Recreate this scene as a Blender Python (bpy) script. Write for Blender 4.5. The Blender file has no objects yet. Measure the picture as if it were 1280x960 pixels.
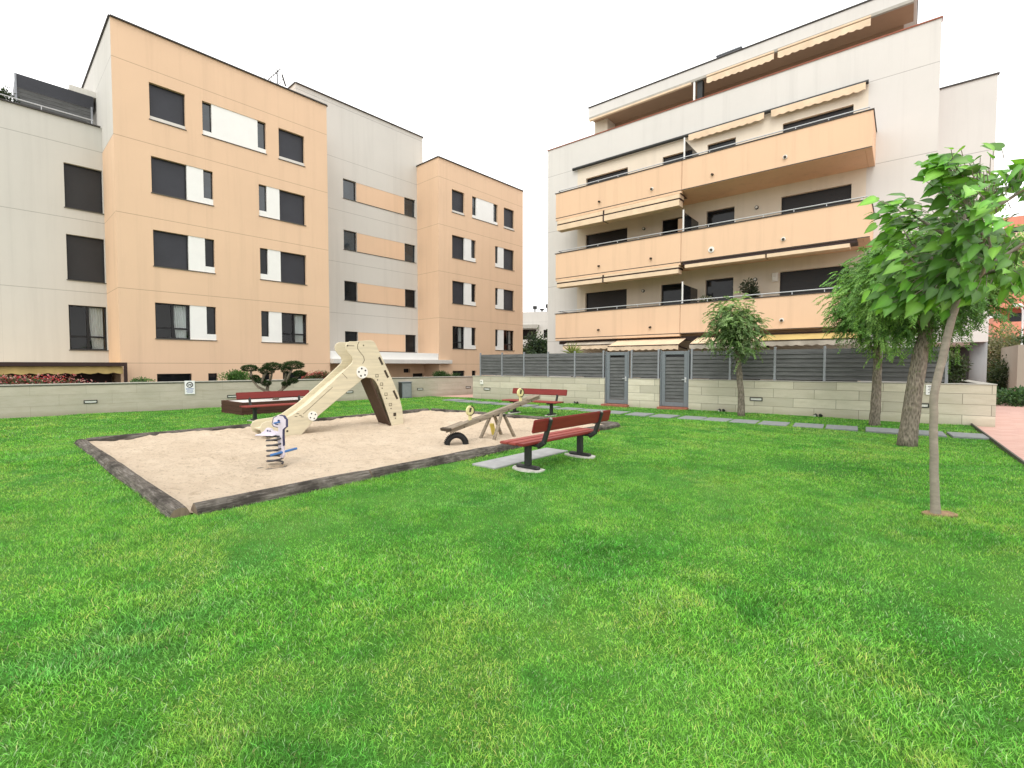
import bpy, bmesh, math, random
import numpy as np
from mathutils import Vector, Matrix
random.seed(7); rng = np.random.default_rng(7)
S = bpy.context.scene; COL = S.collection
R = math.radians

# ------------------------------------------------------------------ helpers
def link(o, parent=None):
    COL.objects.link(o)
    if parent is not None: o.parent = parent
    return o
def tag(o, label=None, cat=None, group=None, kind=None):
    if label: o['label'] = label
    if cat: o['category'] = cat
    if group: o['group'] = group
    if kind: o['kind'] = kind
    return o
def thing(name, label, cat, loc=(0, 0, 0), rz=0, group=None):
    o = bpy.data.objects.new(name, None); o.empty_display_size = .2
    o.location = loc; o.rotation_euler = (0, 0, rz)
    link(o); return tag(o, label, cat, group)
def copy_tree(o, parent=None):
    c = o.copy(); COL.objects.link(c); c.parent = parent
    for ch in o.children: copy_tree(ch, c)
    return c

class MB:
    def __init__(s): s.v = []; s.f = []; s.m = []
    def add(s, vs, fs, m=0):
        b = len(s.v); s.v += [tuple(p) for p in vs]
        for f in fs: s.f.append(tuple(b + i for i in f)); s.m.append(m)
        return s
    def box(s, x0, x1, y0, y1, z0, z1, m=0):
        return s.add([(x0,y0,z0),(x1,y0,z0),(x1,y1,z0),(x0,y1,z0),(x0,y0,z1),(x1,y0,z1),(x1,y1,z1),(x0,y1,z1)],
                     [(0,3,2,1),(4,5,6,7),(0,1,5,4),(1,2,6,5),(2,3,7,6),(3,0,4,7)], m)
    def hexa(s, p, m=0):   # 8 points ordered like box
        return s.add(p, [(0,3,2,1),(4,5,6,7),(0,1,5,4),(1,2,6,5),(2,3,7,6),(3,0,4,7)], m)
    def beam(s, a, b, w, h, m=0, up=(0, 0, 1)):
        a = Vector(a); b = Vector(b); d = (b - a).normalized(); u = Vector(up)
        x = d.cross(u)
        if x.length < 1e-4: x = d.cross(Vector((0, 1, 0)))
        x.normalize(); y = x.cross(d).normalized(); x *= w / 2; y *= h / 2
        return s.hexa([a-x-y, b-x-y, b+x-y, a+x-y, a-x+y, b-x+y, b+x+y, a+x+y], m)
    def quad(s, a, b, c, d, m=0): return s.add([a, b, c, d], [(0, 1, 2, 3)], m)
    def tube(s, pts, rad, n=8, m=0, cap=True, wob=0):
        pts = [Vector(p) for p in pts]
        if not hasattr(rad, '__len__'): rad = [rad] * len(pts)
        vs = []; x = None
        for i, p in enumerate(pts):
            d = (pts[min(i+1, len(pts)-1)] - pts[max(i-1, 0)]).normalized()
            if x is None:
                x = d.orthogonal().normalized()
            else:
                x = (x - d * x.dot(d)); x = x.normalized() if x.length > 1e-5 else d.orthogonal().normalized()
            y = d.cross(x)
            for k in range(n):
                a = 2 * math.pi * k / n; r = rad[i] * (1 + wob * random.uniform(-1, 1))
                vs.append(p + x * math.cos(a) * r + y * math.sin(a) * r)
        fs = []
        for i in range(len(pts) - 1):
            for k in range(n):
                k2 = (k + 1) % n
                fs.append((i*n+k, i*n+k2, (i+1)*n+k2, (i+1)*n+k))
        if cap:
            fs.append(tuple(range(n))[::-1]); fs.append(tuple((len(pts)-1)*n + k for k in range(n)))
        return s.add(vs, fs, m)
    def prism(s, poly, y0, y1, m=0):   # polygon in x,z extruded along y
        n = len(poly)
        vs = [(x, y0, z) for x, z in poly] + [(x, y1, z) for x, z in poly]
        fs = [tuple(range(n)), tuple(range(n, 2*n))[::-1]] + [(i, i+n, (i+1) % n + n, (i+1) % n) for i in range(n)]
        return s.add(vs, fs, m)
    def prism_z(s, poly, z0, z1, m=0):
        n = len(poly)
        vs = [(x, y, z0) for x, y in poly] + [(x, y, z1) for x, y in poly]
        fs = [tuple(range(n))[::-1], tuple(range(n, 2*n))] + [(i, (i+1) % n, (i+1) % n + n, i+n) for i in range(n)]
        return s.add(vs, fs, m)
    def disc(s, c, r, y0, y1, n=16, m=0):  # disc in xz plane
        return s.prism([(c[0] + r*math.cos(2*math.pi*k/n), c[1] + r*math.sin(2*math.pi*k/n)) for k in range(n)], y0, y1, m)
    def ring(s, c, r0, r1, y0, y1, n=24, m=0, a0=0, a1=2*math.pi):
        for k in range(n):
            t0 = a0 + (a1-a0)*k/n; t1 = a0 + (a1-a0)*(k+1)/n
            P = lambda r, t: (c[0]+r*math.cos(t), c[1]+r*math.sin(t))
            s.prism([P(r0, t0), P(r1, t0), P(r1, t1), P(r0, t1)], y0, y1, m)
        return s
    def facade(s, x0, x1, z0, z1, holes, y=0, depth=.22, m=0):
        xs = sorted({x0, x1, *[v for h in holes for v in (h[0], h[1]) if x0 < v < x1]})
        zs = sorted({z0, z1, *[v for h in holes for v in (h[2], h[3]) if z0 < v < z1]})
        for i in range(len(xs)-1):
            for j in range(len(zs)-1):
                cx = (xs[i]+xs[i+1])/2; cz = (zs[j]+zs[j+1])/2
                if any(h[0] < cx < h[1] and h[2] < cz < h[3] for h in holes): continue
                s.quad((xs[i], y, zs[j]), (xs[i+1], y, zs[j]), (xs[i+1], y, zs[j+1]), (xs[i], y, zs[j+1]), m)
        d = y + depth
        for a, b, c, e in holes:
            s.quad((a,y,c),(a,y,e),(a,d,e),(a,d,c),m); s.quad((b,y,c),(b,d,c),(b,d,e),(b,y,e),m)
            s.quad((a,y,e),(b,y,e),(b,d,e),(a,d,e),m); s.quad((a,y,c),(a,d,c),(b,d,c),(b,y,c),m)
        return s
    def build(s, name, mats, parent=None, loc=None, rz=0, bevel=0, seg=1, smooth=False, normals=False):
        me = bpy.data.meshes.new(name); me.from_pydata(s.v, [], s.f)
        mats = mats if isinstance(mats, (list, tuple)) else [mats]
        for mm in mats: me.materials.append(mm)
        if len(mats) > 1: me.polygons.foreach_set('material_index', s.m)
        if bevel or normals:
            bm = bmesh.new(); bm.from_mesh(me)
            if normals: bmesh.ops.recalc_face_normals(bm, faces=bm.faces)
            if bevel:
                es = [e for e in bm.edges if len(e.link_faces) == 2 and e.calc_face_angle(0) > R(40)]
                bmesh.ops.bevel(bm, geom=es, offset=bevel, segments=seg, affect='EDGES', clamp_overlap=True)
            bm.to_mesh(me); bm.free()
        if smooth: me.polygons.foreach_set('use_smooth', [True]*len(me.polygons))
        me.update()
        o = bpy.data.objects.new(name, me); link(o, parent)
        if loc: o.location = loc
        o.rotation_euler = (0, 0, rz)
        return o

def np_mesh(name, V, groups, mat, col=None, parent=None, smooth=False):
    """V (n,3) float; groups: list of (k,m) int arrays of faces; col (n,3) point colours"""
    me = bpy.data.meshes.new(name)
    V = np.ascontiguousarray(V, np.float32); me.vertices.add(len(V)); me.vertices.foreach_set('co', V.ravel())
    loops = np.concatenate([g.ravel() for g in groups]).astype(np.int32)
    tot = np.concatenate([np.full(len(g), g.shape[1], np.int32) for g in groups])
    st = np.concatenate([[0], np.cumsum(tot)[:-1]]).astype(np.int32)
    me.loops.add(len(loops)); me.loops.foreach_set('vertex_index', loops)
    me.polygons.add(len(tot)); me.polygons.foreach_set('loop_start', st)
    if smooth: me.polygons.foreach_set('use_smooth', np.ones(len(tot), bool))
    if col is not None:
        a = me.color_attributes.new('Col', 'FLOAT_COLOR', 'POINT')
        c4 = np.ones((len(V), 4), np.float32); c4[:, :3] = col; a.data.foreach_set('color', c4.ravel())
    me.materials.append(mat); me.update(calc_edges=True); me.validate()
    o = bpy.data.objects.new(name, me); return link(o, parent)

# ------------------------------------------------------------------ materials
class NT:
    def __init__(s, name):
        s.m = bpy.data.materials.new(name); s.m.use_nodes = True; s.t = s.m.node_tree; s.n = s.t.nodes
        s.p = s.n['Principled BSDF']; s.out = s.n['Material Output']
    def new(s, typ, **kw):
        n = s.n.new(typ)
        for k, v in kw.items(): setattr(n, k, v)
        return n
    def lk(s, a, b): s.t.links.new(a, b)
    def coord(s, scale=(1, 1, 1)):
        tc = s.new('ShaderNodeTexCoord'); mp = s.new('ShaderNodeMapping'); mp.inputs['Scale'].default_value = scale
        s.lk(tc.outputs['Object'], mp.inputs['Vector']); return mp.outputs['Vector']
    def noise(s, scale, detail=4, vec=None, rough=.6):
        n = s.new('ShaderNodeTexNoise'); n.inputs['Scale'].default_value = scale; n.inputs['Detail'].default_value = detail
        n.inputs['Roughness'].default_value = rough
        if vec is not None: s.lk(vec, n.inputs['Vector'])
        return n.outputs['Fac']
    def ramp(s, fac, stops):
        r = s.new('ShaderNodeValToRGB'); e = r.color_ramp.elements
        e[0].position = stops[0][0]; e[0].color = (*stops[0][1], 1)
        e[1].position = stops[-1][0]; e[1].color = (*stops[-1][1], 1)
        for p, c in stops[1:-1]:
            x = e.new(p); x.color = (*c, 1)
        s.lk(fac, r.inputs['Fac']); return r.outputs['Color']
    def mix(s, fac, a, b, blend='MIX'):
        x = s.new('ShaderNodeMix', data_type='RGBA', blend_type=blend)
        for i, v in ((0, fac), (6, a), (7, b)):
            if hasattr(v, 'is_linked'): s.lk(v, x.inputs[i])
            elif i == 0: x.inputs[0].default_value = v
            else: x.inputs[i].default_value = (*v, 1)
        return x.outputs[2]
    def math(s, op, a, b=None, c=None):
        x = s.new('ShaderNodeMath', operation=op)
        for i, v in enumerate((a, b, c)):
            if v is None: continue
            if hasattr(v, 'is_linked'): s.lk(v, x.inputs[i])
            else: x.inputs[i].default_value = v
        return x.outputs[0]
    def bump(s, h, strength=.3, dist=.01):
        b = s.new('ShaderNodeBump'); b.inputs['Strength'].default_value = strength; b.inputs['Distance'].default_value = dist
        s.lk(h, b.inputs['Height']); s.lk(b.outputs['Normal'], s.p.inputs['Normal'])
    def base(s, c, rough=.7, spec=.3, metal=0):
        if hasattr(c, 'is_linked'): s.lk(c, s.p.inputs['Base Color'])
        else: s.p.inputs['Base Color'].default_value = (*c, 1)
        s.p.inputs['Roughness'].default_value = rough; s.p.inputs['Specular IOR Level'].default_value = spec
        s.p.inputs['Metallic'].default_value = metal

def sc(c, k): return tuple(min(1, x * k) for x in c)
def plain(name, c, rough=.7, var=.15, scale=6, spec=.3, metal=0, bump=0, bscale=60, stretch=(1, 1, 1)):
    t = NT(name); v = t.coord(stretch)
    n = t.noise(scale, 5, v); n2 = t.noise(scale * .17, 3, v)
    col = t.ramp(n, [(.25, sc(c, 1 - var)), (.75, sc(c, 1 + var))])
    col = t.mix(t.math('MULTIPLY', n2, .5), col, sc(c, 1 - var * 1.2), 'MIX')
    t.base(col, rough, spec, metal)
    if bump: t.bump(t.noise(bscale, 4, v), bump, .01)
    return t.m
def stucco(name, c, seam=None, off=0, warm=None, vs=0, dirt=.22):
    """rendered wall: blotches, faint vertical streaks, shadow-gap joints by height"""
    t = NT(name); v = t.coord()
    big = t.noise(.35, 4, v); fine = t.noise(9, 4, v)
    streak = t.noise(1.0, 5, t.coord((2.6, 2.6, .12)), .65)
    col = t.ramp(big, [(.3, sc(c, .965)), (.7, sc(c, 1.03))])
    col = t.mix(t.math('MULTIPLY', fine, .12), col, sc(c, .86))
    col = t.mix(t.math('MULTIPLY', t.math('MAXIMUM', t.math('SUBTRACT', streak, .5), 0), dirt * 4), col, sc(c, .62))
    h = t.math('MULTIPLY', t.noise(120, 3, v), .25)
    if seam:
        sep = t.new('ShaderNodeSeparateXYZ'); t.lk(v, sep.inputs[0])
        fr = t.math('FRACT', t.math('DIVIDE', t.math('ADD', sep.outputs['Z'], 60 * seam - off), seam))
        k = t.math('LESS_THAN', t.math('ABSOLUTE', t.math('SUBTRACT', fr, .5)), .011 / seam)
        if vs:
            fx = t.math('FRACT', t.math('DIVIDE', t.math('ADD', sep.outputs['X'], 60 * vs), vs))
            k2 = t.math('LESS_THAN', t.math('ABSOLUTE', t.math('SUBTRACT', fx, .5)), .004 / vs)
            k = t.math('MAXIMUM', k, t.math('MULTIPLY', k2, .35))
        col = t.mix(t.math('MULTIPLY', k, .55), col, sc(c, .3))
        h = t.math('SUBTRACT', h, k)
    t.base(col, .9, .15); t.bump(h, .35, .006)
    return t.m
def stone_wall(name, c, bw, bh, mortar=.006, contrast=.16, off=.5):
    t = NT(name); v = t.coord()
    sep = t.new('ShaderNodeSeparateXYZ'); t.lk(v, sep.inputs[0])
    cmb = t.new('ShaderNodeCombineXYZ'); t.lk(sep.outputs['X'], cmb.inputs[0]); t.lk(sep.outputs['Z'], cmb.inputs[1])
    b = t.new('ShaderNodeTexBrick'); b.offset = off; b.offset_frequency = 2
    t.lk(cmb.outputs[0], b.inputs['Vector'])
    b.inputs['Scale'].default_value = 1; b.inputs['Mortar Size'].default_value = mortar; b.inputs['Mortar Smooth'].default_value = .1
    b.inputs['Brick Width'].default_value = bw; b.inputs['Row Height'].default_value = bh
    b.inputs['Color1'].default_value = (*sc(c, 1 - contrast), 1); b.inputs['Color2'].default_value = (*sc(c, 1 + contrast * .6), 1)
    b.inputs['Mortar'].default_value = (*sc(c, .36), 1)
    vein = t.noise(1.6, 6, t.coord((1, 1, 5)), .7); blot = t.noise(.9, 5, v); pit = t.noise(30, 3, t.coord((1, 1, 2.5)))
    col = t.mix(t.math('MULTIPLY', t.math('MAXIMUM', t.math('SUBTRACT', vein, .42), 0), 1.5), b.outputs['Color'], (c[0]*.62, c[1]*.60, c[2]*.50))
    col = t.mix(t.math('MULTIPLY', t.math('MAXIMUM', t.math('SUBTRACT', blot, .45), 0), 1.3), col, (c[0]*.68, c[1]*.72, c[2]*.66))
    col = t.mix(t.math('MULTIPLY', t.math('GREATER_THAN', pit, .64), .35), col, sc(c, .42))
    # damp foot of the wall
    foot = t.math('MULTIPLY', t.math('SUBTRACT', .22, sep.outputs['Z']), t.math('ADD', blot, .6))
    col = t.mix(t.math('MINIMUM', t.math('MAXIMUM', t.math('MULTIPLY', foot, 2.2), 0), .45), col, (c[0]*.5, c[1]*.48, c[2]*.4))
    t.base(col, .85, .2)
    t.bump(t.math('SUBTRACT', t.math('MULTIPLY', pit, .4), b.outputs['Fac']), .4, .006)
    return t.m
def wood(name, c, rough=.75, axis=0, contrast=.4, spec=.25, scale=1.0):
    t = NT(name); st = [9 * scale] * 3; st[axis] = .7 * scale
    v = t.coord(tuple(st)); g = t.noise(3, 7, v, .7); b = t.noise(2.2, 4, t.coord())
    col = t.ramp(g, [(.28, sc(c, 1 - contrast)), (.5, c), (.75, sc(c, 1 + contrast * .8))])
    col = t.mix(t.math('MULTIPLY', b, .45), col, sc(c, .72))
    t.base(col, rough, spec); t.bump(g, .35, .006); return t.m
def leafmat(name, rough=.5, trans=.35, spec=.35, tint=(1, 1, 1)):
    t = NT(name); a = t.new('ShaderNodeAttribute', attribute_name='Col')
    col = t.mix(1.0, a.outputs['Color'], tint, 'MULTIPLY') if tint != (1, 1, 1) else a.outputs['Color']
    t.base(col, rough, spec)
    tr = t.new('ShaderNodeBsdfTranslucent'); mx = t.new('ShaderNodeMixShader'); mx.inputs[0].default_value = trans
    cc = t.mix(1.0, col, (1.15, 1.15, .6), 'MULTIPLY'); t.lk(cc, tr.inputs['Color'])
    t.lk(t.p.outputs[0], mx.inputs[1]); t.lk(tr.outputs[0], mx.inputs[2]); t.lk(mx.outputs[0], t.out.inputs[0])
    return t.m
def bark(name, c, sx=14, sz=3, bump=.8):
    t = NT(name); v = t.coord((sx, sx, sz))
    n = t.noise(1, 6, v, .7); w = t.new('ShaderNodeTexVoronoi'); t.lk(v, w.inputs['Vector']); w.inputs['Scale'].default_value = 1.3
    col = t.ramp(t.math('MULTIPLY_ADD', w.outputs['Distance'], .5, t.math('MULTIPLY', n, .7)), [(.25, sc(c, .3)), (.5, c), (.8, sc(c, 1.9))])
    moss = t.noise(3, 3, t.coord()); col = t.mix(t.math('MULTIPLY', t.math('GREATER_THAN', moss, .58), .25), col, (c[0]*.8, c[1]*.95, c[2]*.6))
    t.base(col, .9, .15); t.bump(t.math('ADD', w.outputs['Distance'], n), bump, .02); return t.m
def dark_glass(name, c=(.012, .015, .018), spec=.6):
    t = NT(name); n = t.noise(1.3, 2, t.coord())
    t.base(t.ramp(n, [(.3, sc(c, .6)), (.7, sc(c, 1.6))]), .06, spec); t.bump(t.noise(.8, 1, t.coord()), .05, .02); return t.m
def clear_glass(name):
    t = NT(name); gl = t.new('ShaderNodeBsdfGlossy'); gl.inputs['Roughness'].default_value = .03
    tr = t.new('ShaderNodeBsdfTransparent'); tr.inputs[0].default_value = (.82, .86, .86, 1)
    fr = t.new('ShaderNodeFresnel'); fr.inputs['IOR'].default_value = 1.6
    mx = t.new('ShaderNodeMixShader'); t.lk(t.math('MULTIPLY_ADD', fr.outputs[0], .6, .0), mx.inputs[0])
    t.lk(tr.outputs[0], mx.inputs[1]); t.lk(gl.outputs[0], mx.inputs[2]); t.lk(mx.outputs[0], t.out.inputs[0]); return t.m
def shutter_mat(name, c, pitch=.05):
    t = NT(name); v = t.coord(); sep = t.new('ShaderNodeSeparateXYZ'); t.lk(v, sep.inputs[0])
    fr = t.math('FRACT', t.math('DIVIDE', sep.outputs['Z'], pitch))
    gap = t.math('LESS_THAN', fr, .16); n = t.noise(1.2, 4, v)
    col = t.ramp(n, [(.3, sc(c, .85)), (.7, sc(c, 1.15))]); col = t.mix(t.math('MULTIPLY', gap, .55), col, sc(c, .4))
    t.base(col, .45, .4); t.bump(t.math('SUBTRACT', 1, gap), .5, .006); return t.m

M = {}
def log_mat():
    t = NT('weathered grey log'); g = t.noise(3, 8, t.coord((1.2, 16, 16)), .75); b = t.noise(2.6, 6, t.coord((1, 1.5, 1.5)), .7); k = t.noise(9, 4, t.coord((.5, 6, 6)))
    col = t.ramp(g, [(.3, (.03, .026, .023)), (.5, (.135, .118, .10)), (.72, (.31, .285, .26))])
    col = t.mix(t.math('MINIMUM', t.math('MULTIPLY', t.math('MAXIMUM', t.math('SUBTRACT', b, .46), 0), 5), .85), col, (.035, .03, .026))
    col = t.mix(t.math('MULTIPLY', t.math('GREATER_THAN', k, .63), .6), col, (.012, .01, .009))
    t.base(col, .92, .15); t.bump(t.math('ADD', g, k), .9, .02); return t.m
M['peach'] = stucco('peach render', (.70, .50, .345), 2.945, 1.7 + 2.945 / 2, vs=6.2)
M['peach_pale'] = stucco('peach render panel', (.70, .50, .345))
M['balcony_peach'] = stucco('peach balcony render', (.73, .51, .345), dirt=.32)
M['white_left'] = stucco('off white render', (.575, .558, .52), 2.945, 1.7 + 2.945 / 2, vs=6.2)
M['white_right'] = stucco('white render', (.635, .62, .59), 2.99, 8.90 + 2.99 / 2, vs=0)
M['cream'] = stucco('bounce tinted render under balconies', (.70, .63, .52))  # warm bounce light under the balconies is put into this wall colour
M['terracotta_wall'] = stucco('brown penthouse render', (.36, .24, .16))
M['panel_white'] = plain('white panel', (.78, .78, .76), .5, .04, 2)
M['coping'] = plain('dark metal coping', (.05, .045, .042), .5, .2, 4)
M['frame'] = plain('black window frame', (.012, .012, .014), .4, .3, 4)
M['sill'] = plain('pale stone sill', (.62, .60, .56), .6, .08, 4)
M['shutter'] = shutter_mat('charcoal roller shutter', (.026, .028, .037))
M['shutter_brown'] = shutter_mat('dark brown roller shutter', (.017, .016, .017))
M['glass'] = dark_glass('dark window glass', (.010, .012, .014), .28)
M['glass_blue'] = dark_glass('reflecting window glass', (.016, .026, .034), .9)
M['clear'] = clear_glass('clear window glass')
M['interior'] = plain('dark room interior', (.035, .032, .03), .9, .3, 1.5)
M['curtain'] = plain('white curtain', (.88, .88, .87), .9, .08, 14, stretch=(1, 1, .05))
M['steel'] = plain('galvanised rail', (.55, .56, .57), .35, .1, 8, .5, .6)
M['gate_metal'] = plain('grey blue painted gate', (.165, .185, .205), .45, .12, 8, .4)
M['post'] = plain('grey aluminium post', (.27, .285, .31), .45, .12, 8, .4, .2)
M['dark_metal'] = plain('dark painted steel', (.025, .027, .026), .5, .35, 9, .4)
M['awning'] = plain('cream awning cloth', (.74, .58, .41), .9, .14, 2.5, .1)
M['awning_yellow'] = plain('yellow awning cloth', (.56, .42, .17), .9, .25, 2.5, .1)
M['awning_grey'] = plain('grimy awning cloth', (.50, .45, .37), .9, .32, 2.2, .1)
M['awning_beam'] = plain('dark brown awning frame', (.035, .017, .014), .5, .2, 5)
M['travertine'] = stone_wall('travertine blocks', (.58, .54, .44), 1.12, .285, .007, .2)
M['travertine_smooth'] = stone_wall('travertine facing', (.49, .445, .37), 1.3, .34, .0018, .07)
M['cap'] = plain('stone wall cap', (.40, .385, .34), .75, .15, 5)
M['cap_dark'] = plain('dark wall cap edge', (.10, .095, .08), .75, .2, 5)
M['brick_red'] = plain('red brick step', (.33, .12, .08), .8, .25, 9)
M['slat'] = wood('weathered grey slats', (.115, .118, .118), .8, 0, .65)
M['log'] = log_mat()
M['log_end'] = wood('log end grain', (.20, .15, .11), .9, 2, .5)
M['bench_red'] = wood('worn red bench paint', (.20, .023, .019), .55, 0, .3, .35)
M['bench_top'] = wood('sun faded red seat paint', (.30, .062, .05), .6, 0, .25, .3)
M['ply'] = wood('pale varnished plywood', (.63, .565, .41), .55, 0, .24, .35, .5)
M['ply_dark'] = wood('dark brown plywood', (.075, .045, .03), .6, 2, .35)
M['ply_edge'] = plain('dark plywood edge', (.06, .045, .03), .7, .2, 9)
M['white_plastic'] = plain('white plastic cap', (.78, .77, .72), .45, .06, 9)
M['black'] = plain('black rubber', (.014, .014, .014), .7, .3, 12)
M['old_wood'] = wood('peeling seesaw wood', (.26, .215, .16), .8, 0, .75)
M['yellow'] = plain('worn yellow paint', (.62, .50, .10), .55, .25, 9)
M['yellow_pale'] = plain('pale yellow plastic', (.66, .60, .30), .5, .15, 9)
M['lilac'] = plain('pale lilac plastic', (.62, .57, .64), .45, .12, 12)
M['navy'] = plain('navy plastic edge', (.035, .04, .11), .45, .2, 12)
M['blue'] = plain('blue handle paint', (.05, .16, .40), .45, .2, 12)
M['spring'] = plain('grey worn spring steel', (.10, .095, .10), .5, .5, 30, .5, .5)
M['planter'] = wood('dark brown sleeper', (.075, .032, .022), .7, 0, .35)
M['gravel'] = plain('white gravel', (.72, .71, .68), .9, .3, 40, .2, 0, .8, 40)
M['slab'] = plain('grey paving slab', (.25, .265, .265), .8, .22, 7, .2, 0, .3, 90)
M['slab_light'] = plain('pale concrete slab', (.33, .335, .335), .8, .25, 5, .2, 0, .3, 90)
M['concrete'] = plain('rough concrete pad', (.60, .58, .54), .9, .3, 14, .2, 0, .6, 40)
M['sign_white'] = plain('white enamel sign', (.80, .80, .80), .4, .04, 8)
M['sign_black'] = plain('black sign ink', (.02, .018, .02), .5, .1, 8)
M['sign_blue'] = plain('blue sign lettering', (.16, .20, .42), .5, .1, 8)
M['lamp_glass'] = plain('frosted lamp lens', (.66, .66, .62), .3, .1, 9)
M['salmon'] = stucco('salmon render', (.62, .26, .18))
M['beige_block'] = stucco('beige service building', (.37, .335, .275), dirt=.3)
M['soil'] = plain('dark soil', (.07, .05, .035), .95, .3, 9, .1, 0, .8, 30)
M['soil_dry'] = plain('dry soil', (.30, .20, .12), .95, .4, 14, .1, 0, .8, 40)
M['leaf'] = leafmat('leaf'); M['leaf_glossy'] = leafmat('broad leaf', .38, .32, .45); M['needle'] = leafmat('pine needle', .7, .12, .15)
M['grass'] = leafmat('grass blade', .55, .38, .25)
M['bark_rough'] = bark('rough grey bark', (.145, .125, .10), 30, 8, 1.0); M['bark_pale'] = plain('smooth grey brown bark', (.285, .25, .205), .85, .28, 9, .2, 0, .5, 50, (1, 1, 2.2))
M['bark_pine'] = bark('pine bark', (.11, .092, .07), 30, 14)

def lawn_mat():
    t = NT('lawn turf'); v = t.coord()
    a = t.noise(.5, 5, v); b = t.noise(14, 6, v, .75)
    col = t.ramp(a, [(.3, (.05, .18, .024)), (.5, (.085, .26, .034)), (.72, (.15, .30, .05))])
    col = t.mix(t.math('MULTIPLY', b, .8), col, (.022, .055, .012)); t.base(col, .95, .1); t.bump(b, .8, .03); return t.m
def sand_mat():
    t = NT('playground sand'); v = t.coord()
    a = t.noise(.9, 5, v); b = t.noise(24, 5, v, .7); c2 = t.noise(4.5, 8, t.coord((1, 1.6, 1)), .75)
    col = t.ramp(a, [(.3, (.70, .565, .42)), (.7, (.80, .665, .51))])
    col = t.mix(t.math('MULTIPLY', t.math('MAXIMUM', t.math('SUBTRACT', c2, .53), 0), 4.0), col, (.46, .345, .235))
    col = t.mix(t.math('MULTIPLY', t.math('GREATER_THAN', b, .60), .55), col, (.36, .27, .185)); t.base(col, .95, .1)
    t.bump(t.math('ADD', b, t.math('MULTIPLY', c2, 2.5)), 1.0, .05); return t.m
def path_mat():
    t = NT('pink paving'); v = t.coord()
    b = t.new('ShaderNodeTexBrick'); t.lk(v, b.inputs['Vector']); b.inputs['Scale'].default_value = 1
    b.inputs['Brick Width'].default_value = .42; b.inputs['Row Height'].default_value = .21; b.inputs['Mortar Size'].default_value = .006
    b.inputs['Color1'].default_value = (.50, .29, .24, 1); b.inputs['Color2'].default_value = (.57, .36, .30, 1); b.inputs['Mortar'].default_value = (.33, .22, .18, 1)
    n = t.noise(.9, 5, v); col = t.mix(t.math('MULTIPLY', n, .5), b.outputs['Color'], (.60, .42, .37))
    t.base(col, .85, .2); t.bump(t.math('SUBTRACT', 1, b.outputs['Fac']), .3, .004); return t.m
M['lawn'] = lawn_mat(); M['sand'] = sand_mat(); M['path'] = path_mat()
M['column'] = plain('column in overhang shade', (.22, .225, .225), .8, .08, 3)  # shade of the overhanging wing put into the column's grey
M['ground'] = plain('trodden earth', (.22, .19, .15), .95, .2, 2)

# ------------------------------------------------------------------ world, sun, camera
w = bpy.data.worlds.new('World'); S.world = w; w.use_nodes = True
nt = w.node_tree; bg = nt.nodes['Background']
sky = nt.nodes.new('ShaderNodeTexSky'); sky.sky_type = 'NISHITA'; sky.sun_disc = False
SUN_EL, SUN_AZ = R(52), R(200)
sky.sun_elevation = SUN_EL; sky.sun_rotation = SUN_AZ; sky.dust_density = 3; sky.air_density = 1
hs = nt.nodes.new('ShaderNodeHueSaturation'); hs.inputs['Saturation'].default_value = .12
nt.links.new(sky.outputs[0], hs.inputs['Color'])
mx = nt.nodes.new('ShaderNodeMix'); mx.data_type = 'RGBA'; mx.inputs[0].default_value = .93      # thick, even cloud veil
nt.links.new(hs.outputs[0], mx.inputs[6]); mx.inputs[7].default_value = (20.6, 20.5, 20.3, 1)
nt.links.new(mx.outputs[2], bg.inputs['Color']); bg.inputs['Strength'].default_value = .1
sl = bpy.data.lights.new('sun', 'SUN'); sl.energy = 1.3; sl.angle = R(25); sl.color = (1, .965, .91)
so = bpy.data.objects.new('sun', sl); link(so)
sd = Vector((math.sin(SUN_AZ) * math.cos(SUN_EL), math.cos(SUN_AZ) * math.cos(SUN_EL), math.sin(SUN_EL)))
so.rotation_euler = (-sd).to_track_quat('-Z', 'Y').to_euler(); so.location = (0, -5, 30)
cam = bpy.data.cameras.new('camera'); co = bpy.data.objects.new('camera', cam); link(co)
cam.sensor_width = 36; cam.lens = 36 * 604 / 1280; cam.clip_start = .05; cam.clip_end = 2000
co.location = (0, 0, 1.6); co.rotation_euler = (R(90) - math.atan(23 / 604), 0, 0); S.camera = co
S.view_settings.view_transform = 'Standard'; S.view_settings.look = 'None'; S.view_settings.exposure = 0; S.view_settings.gamma = 1
S.cycles.max_bounces = 6; S.cycles.transparent_max_bounces = 12; S.cycles.use_denoising = True

# ------------------------------------------------------------------ numpy noise
def vnoise(x, y, scale, seed):
    r = np.random.default_rng(seed).random((128, 128))
    u = x / scale + 57.3; v = y / scale + 31.7
    i = np.floor(u).astype(int); j = np.floor(v).astype(int); fu = u - i; fv = v - j
    fu = fu*fu*(3-2*fu); fv = fv*fv*(3-2*fv); i %= 128; j %= 128; i2 = (i+1) % 128; j2 = (j+1) % 128
    return (r[i, j]*(1-fu)+r[i2, j]*fu)*(1-fv) + (r[i, j2]*(1-fu)+r[i2, j2]*fu)*fv

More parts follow.
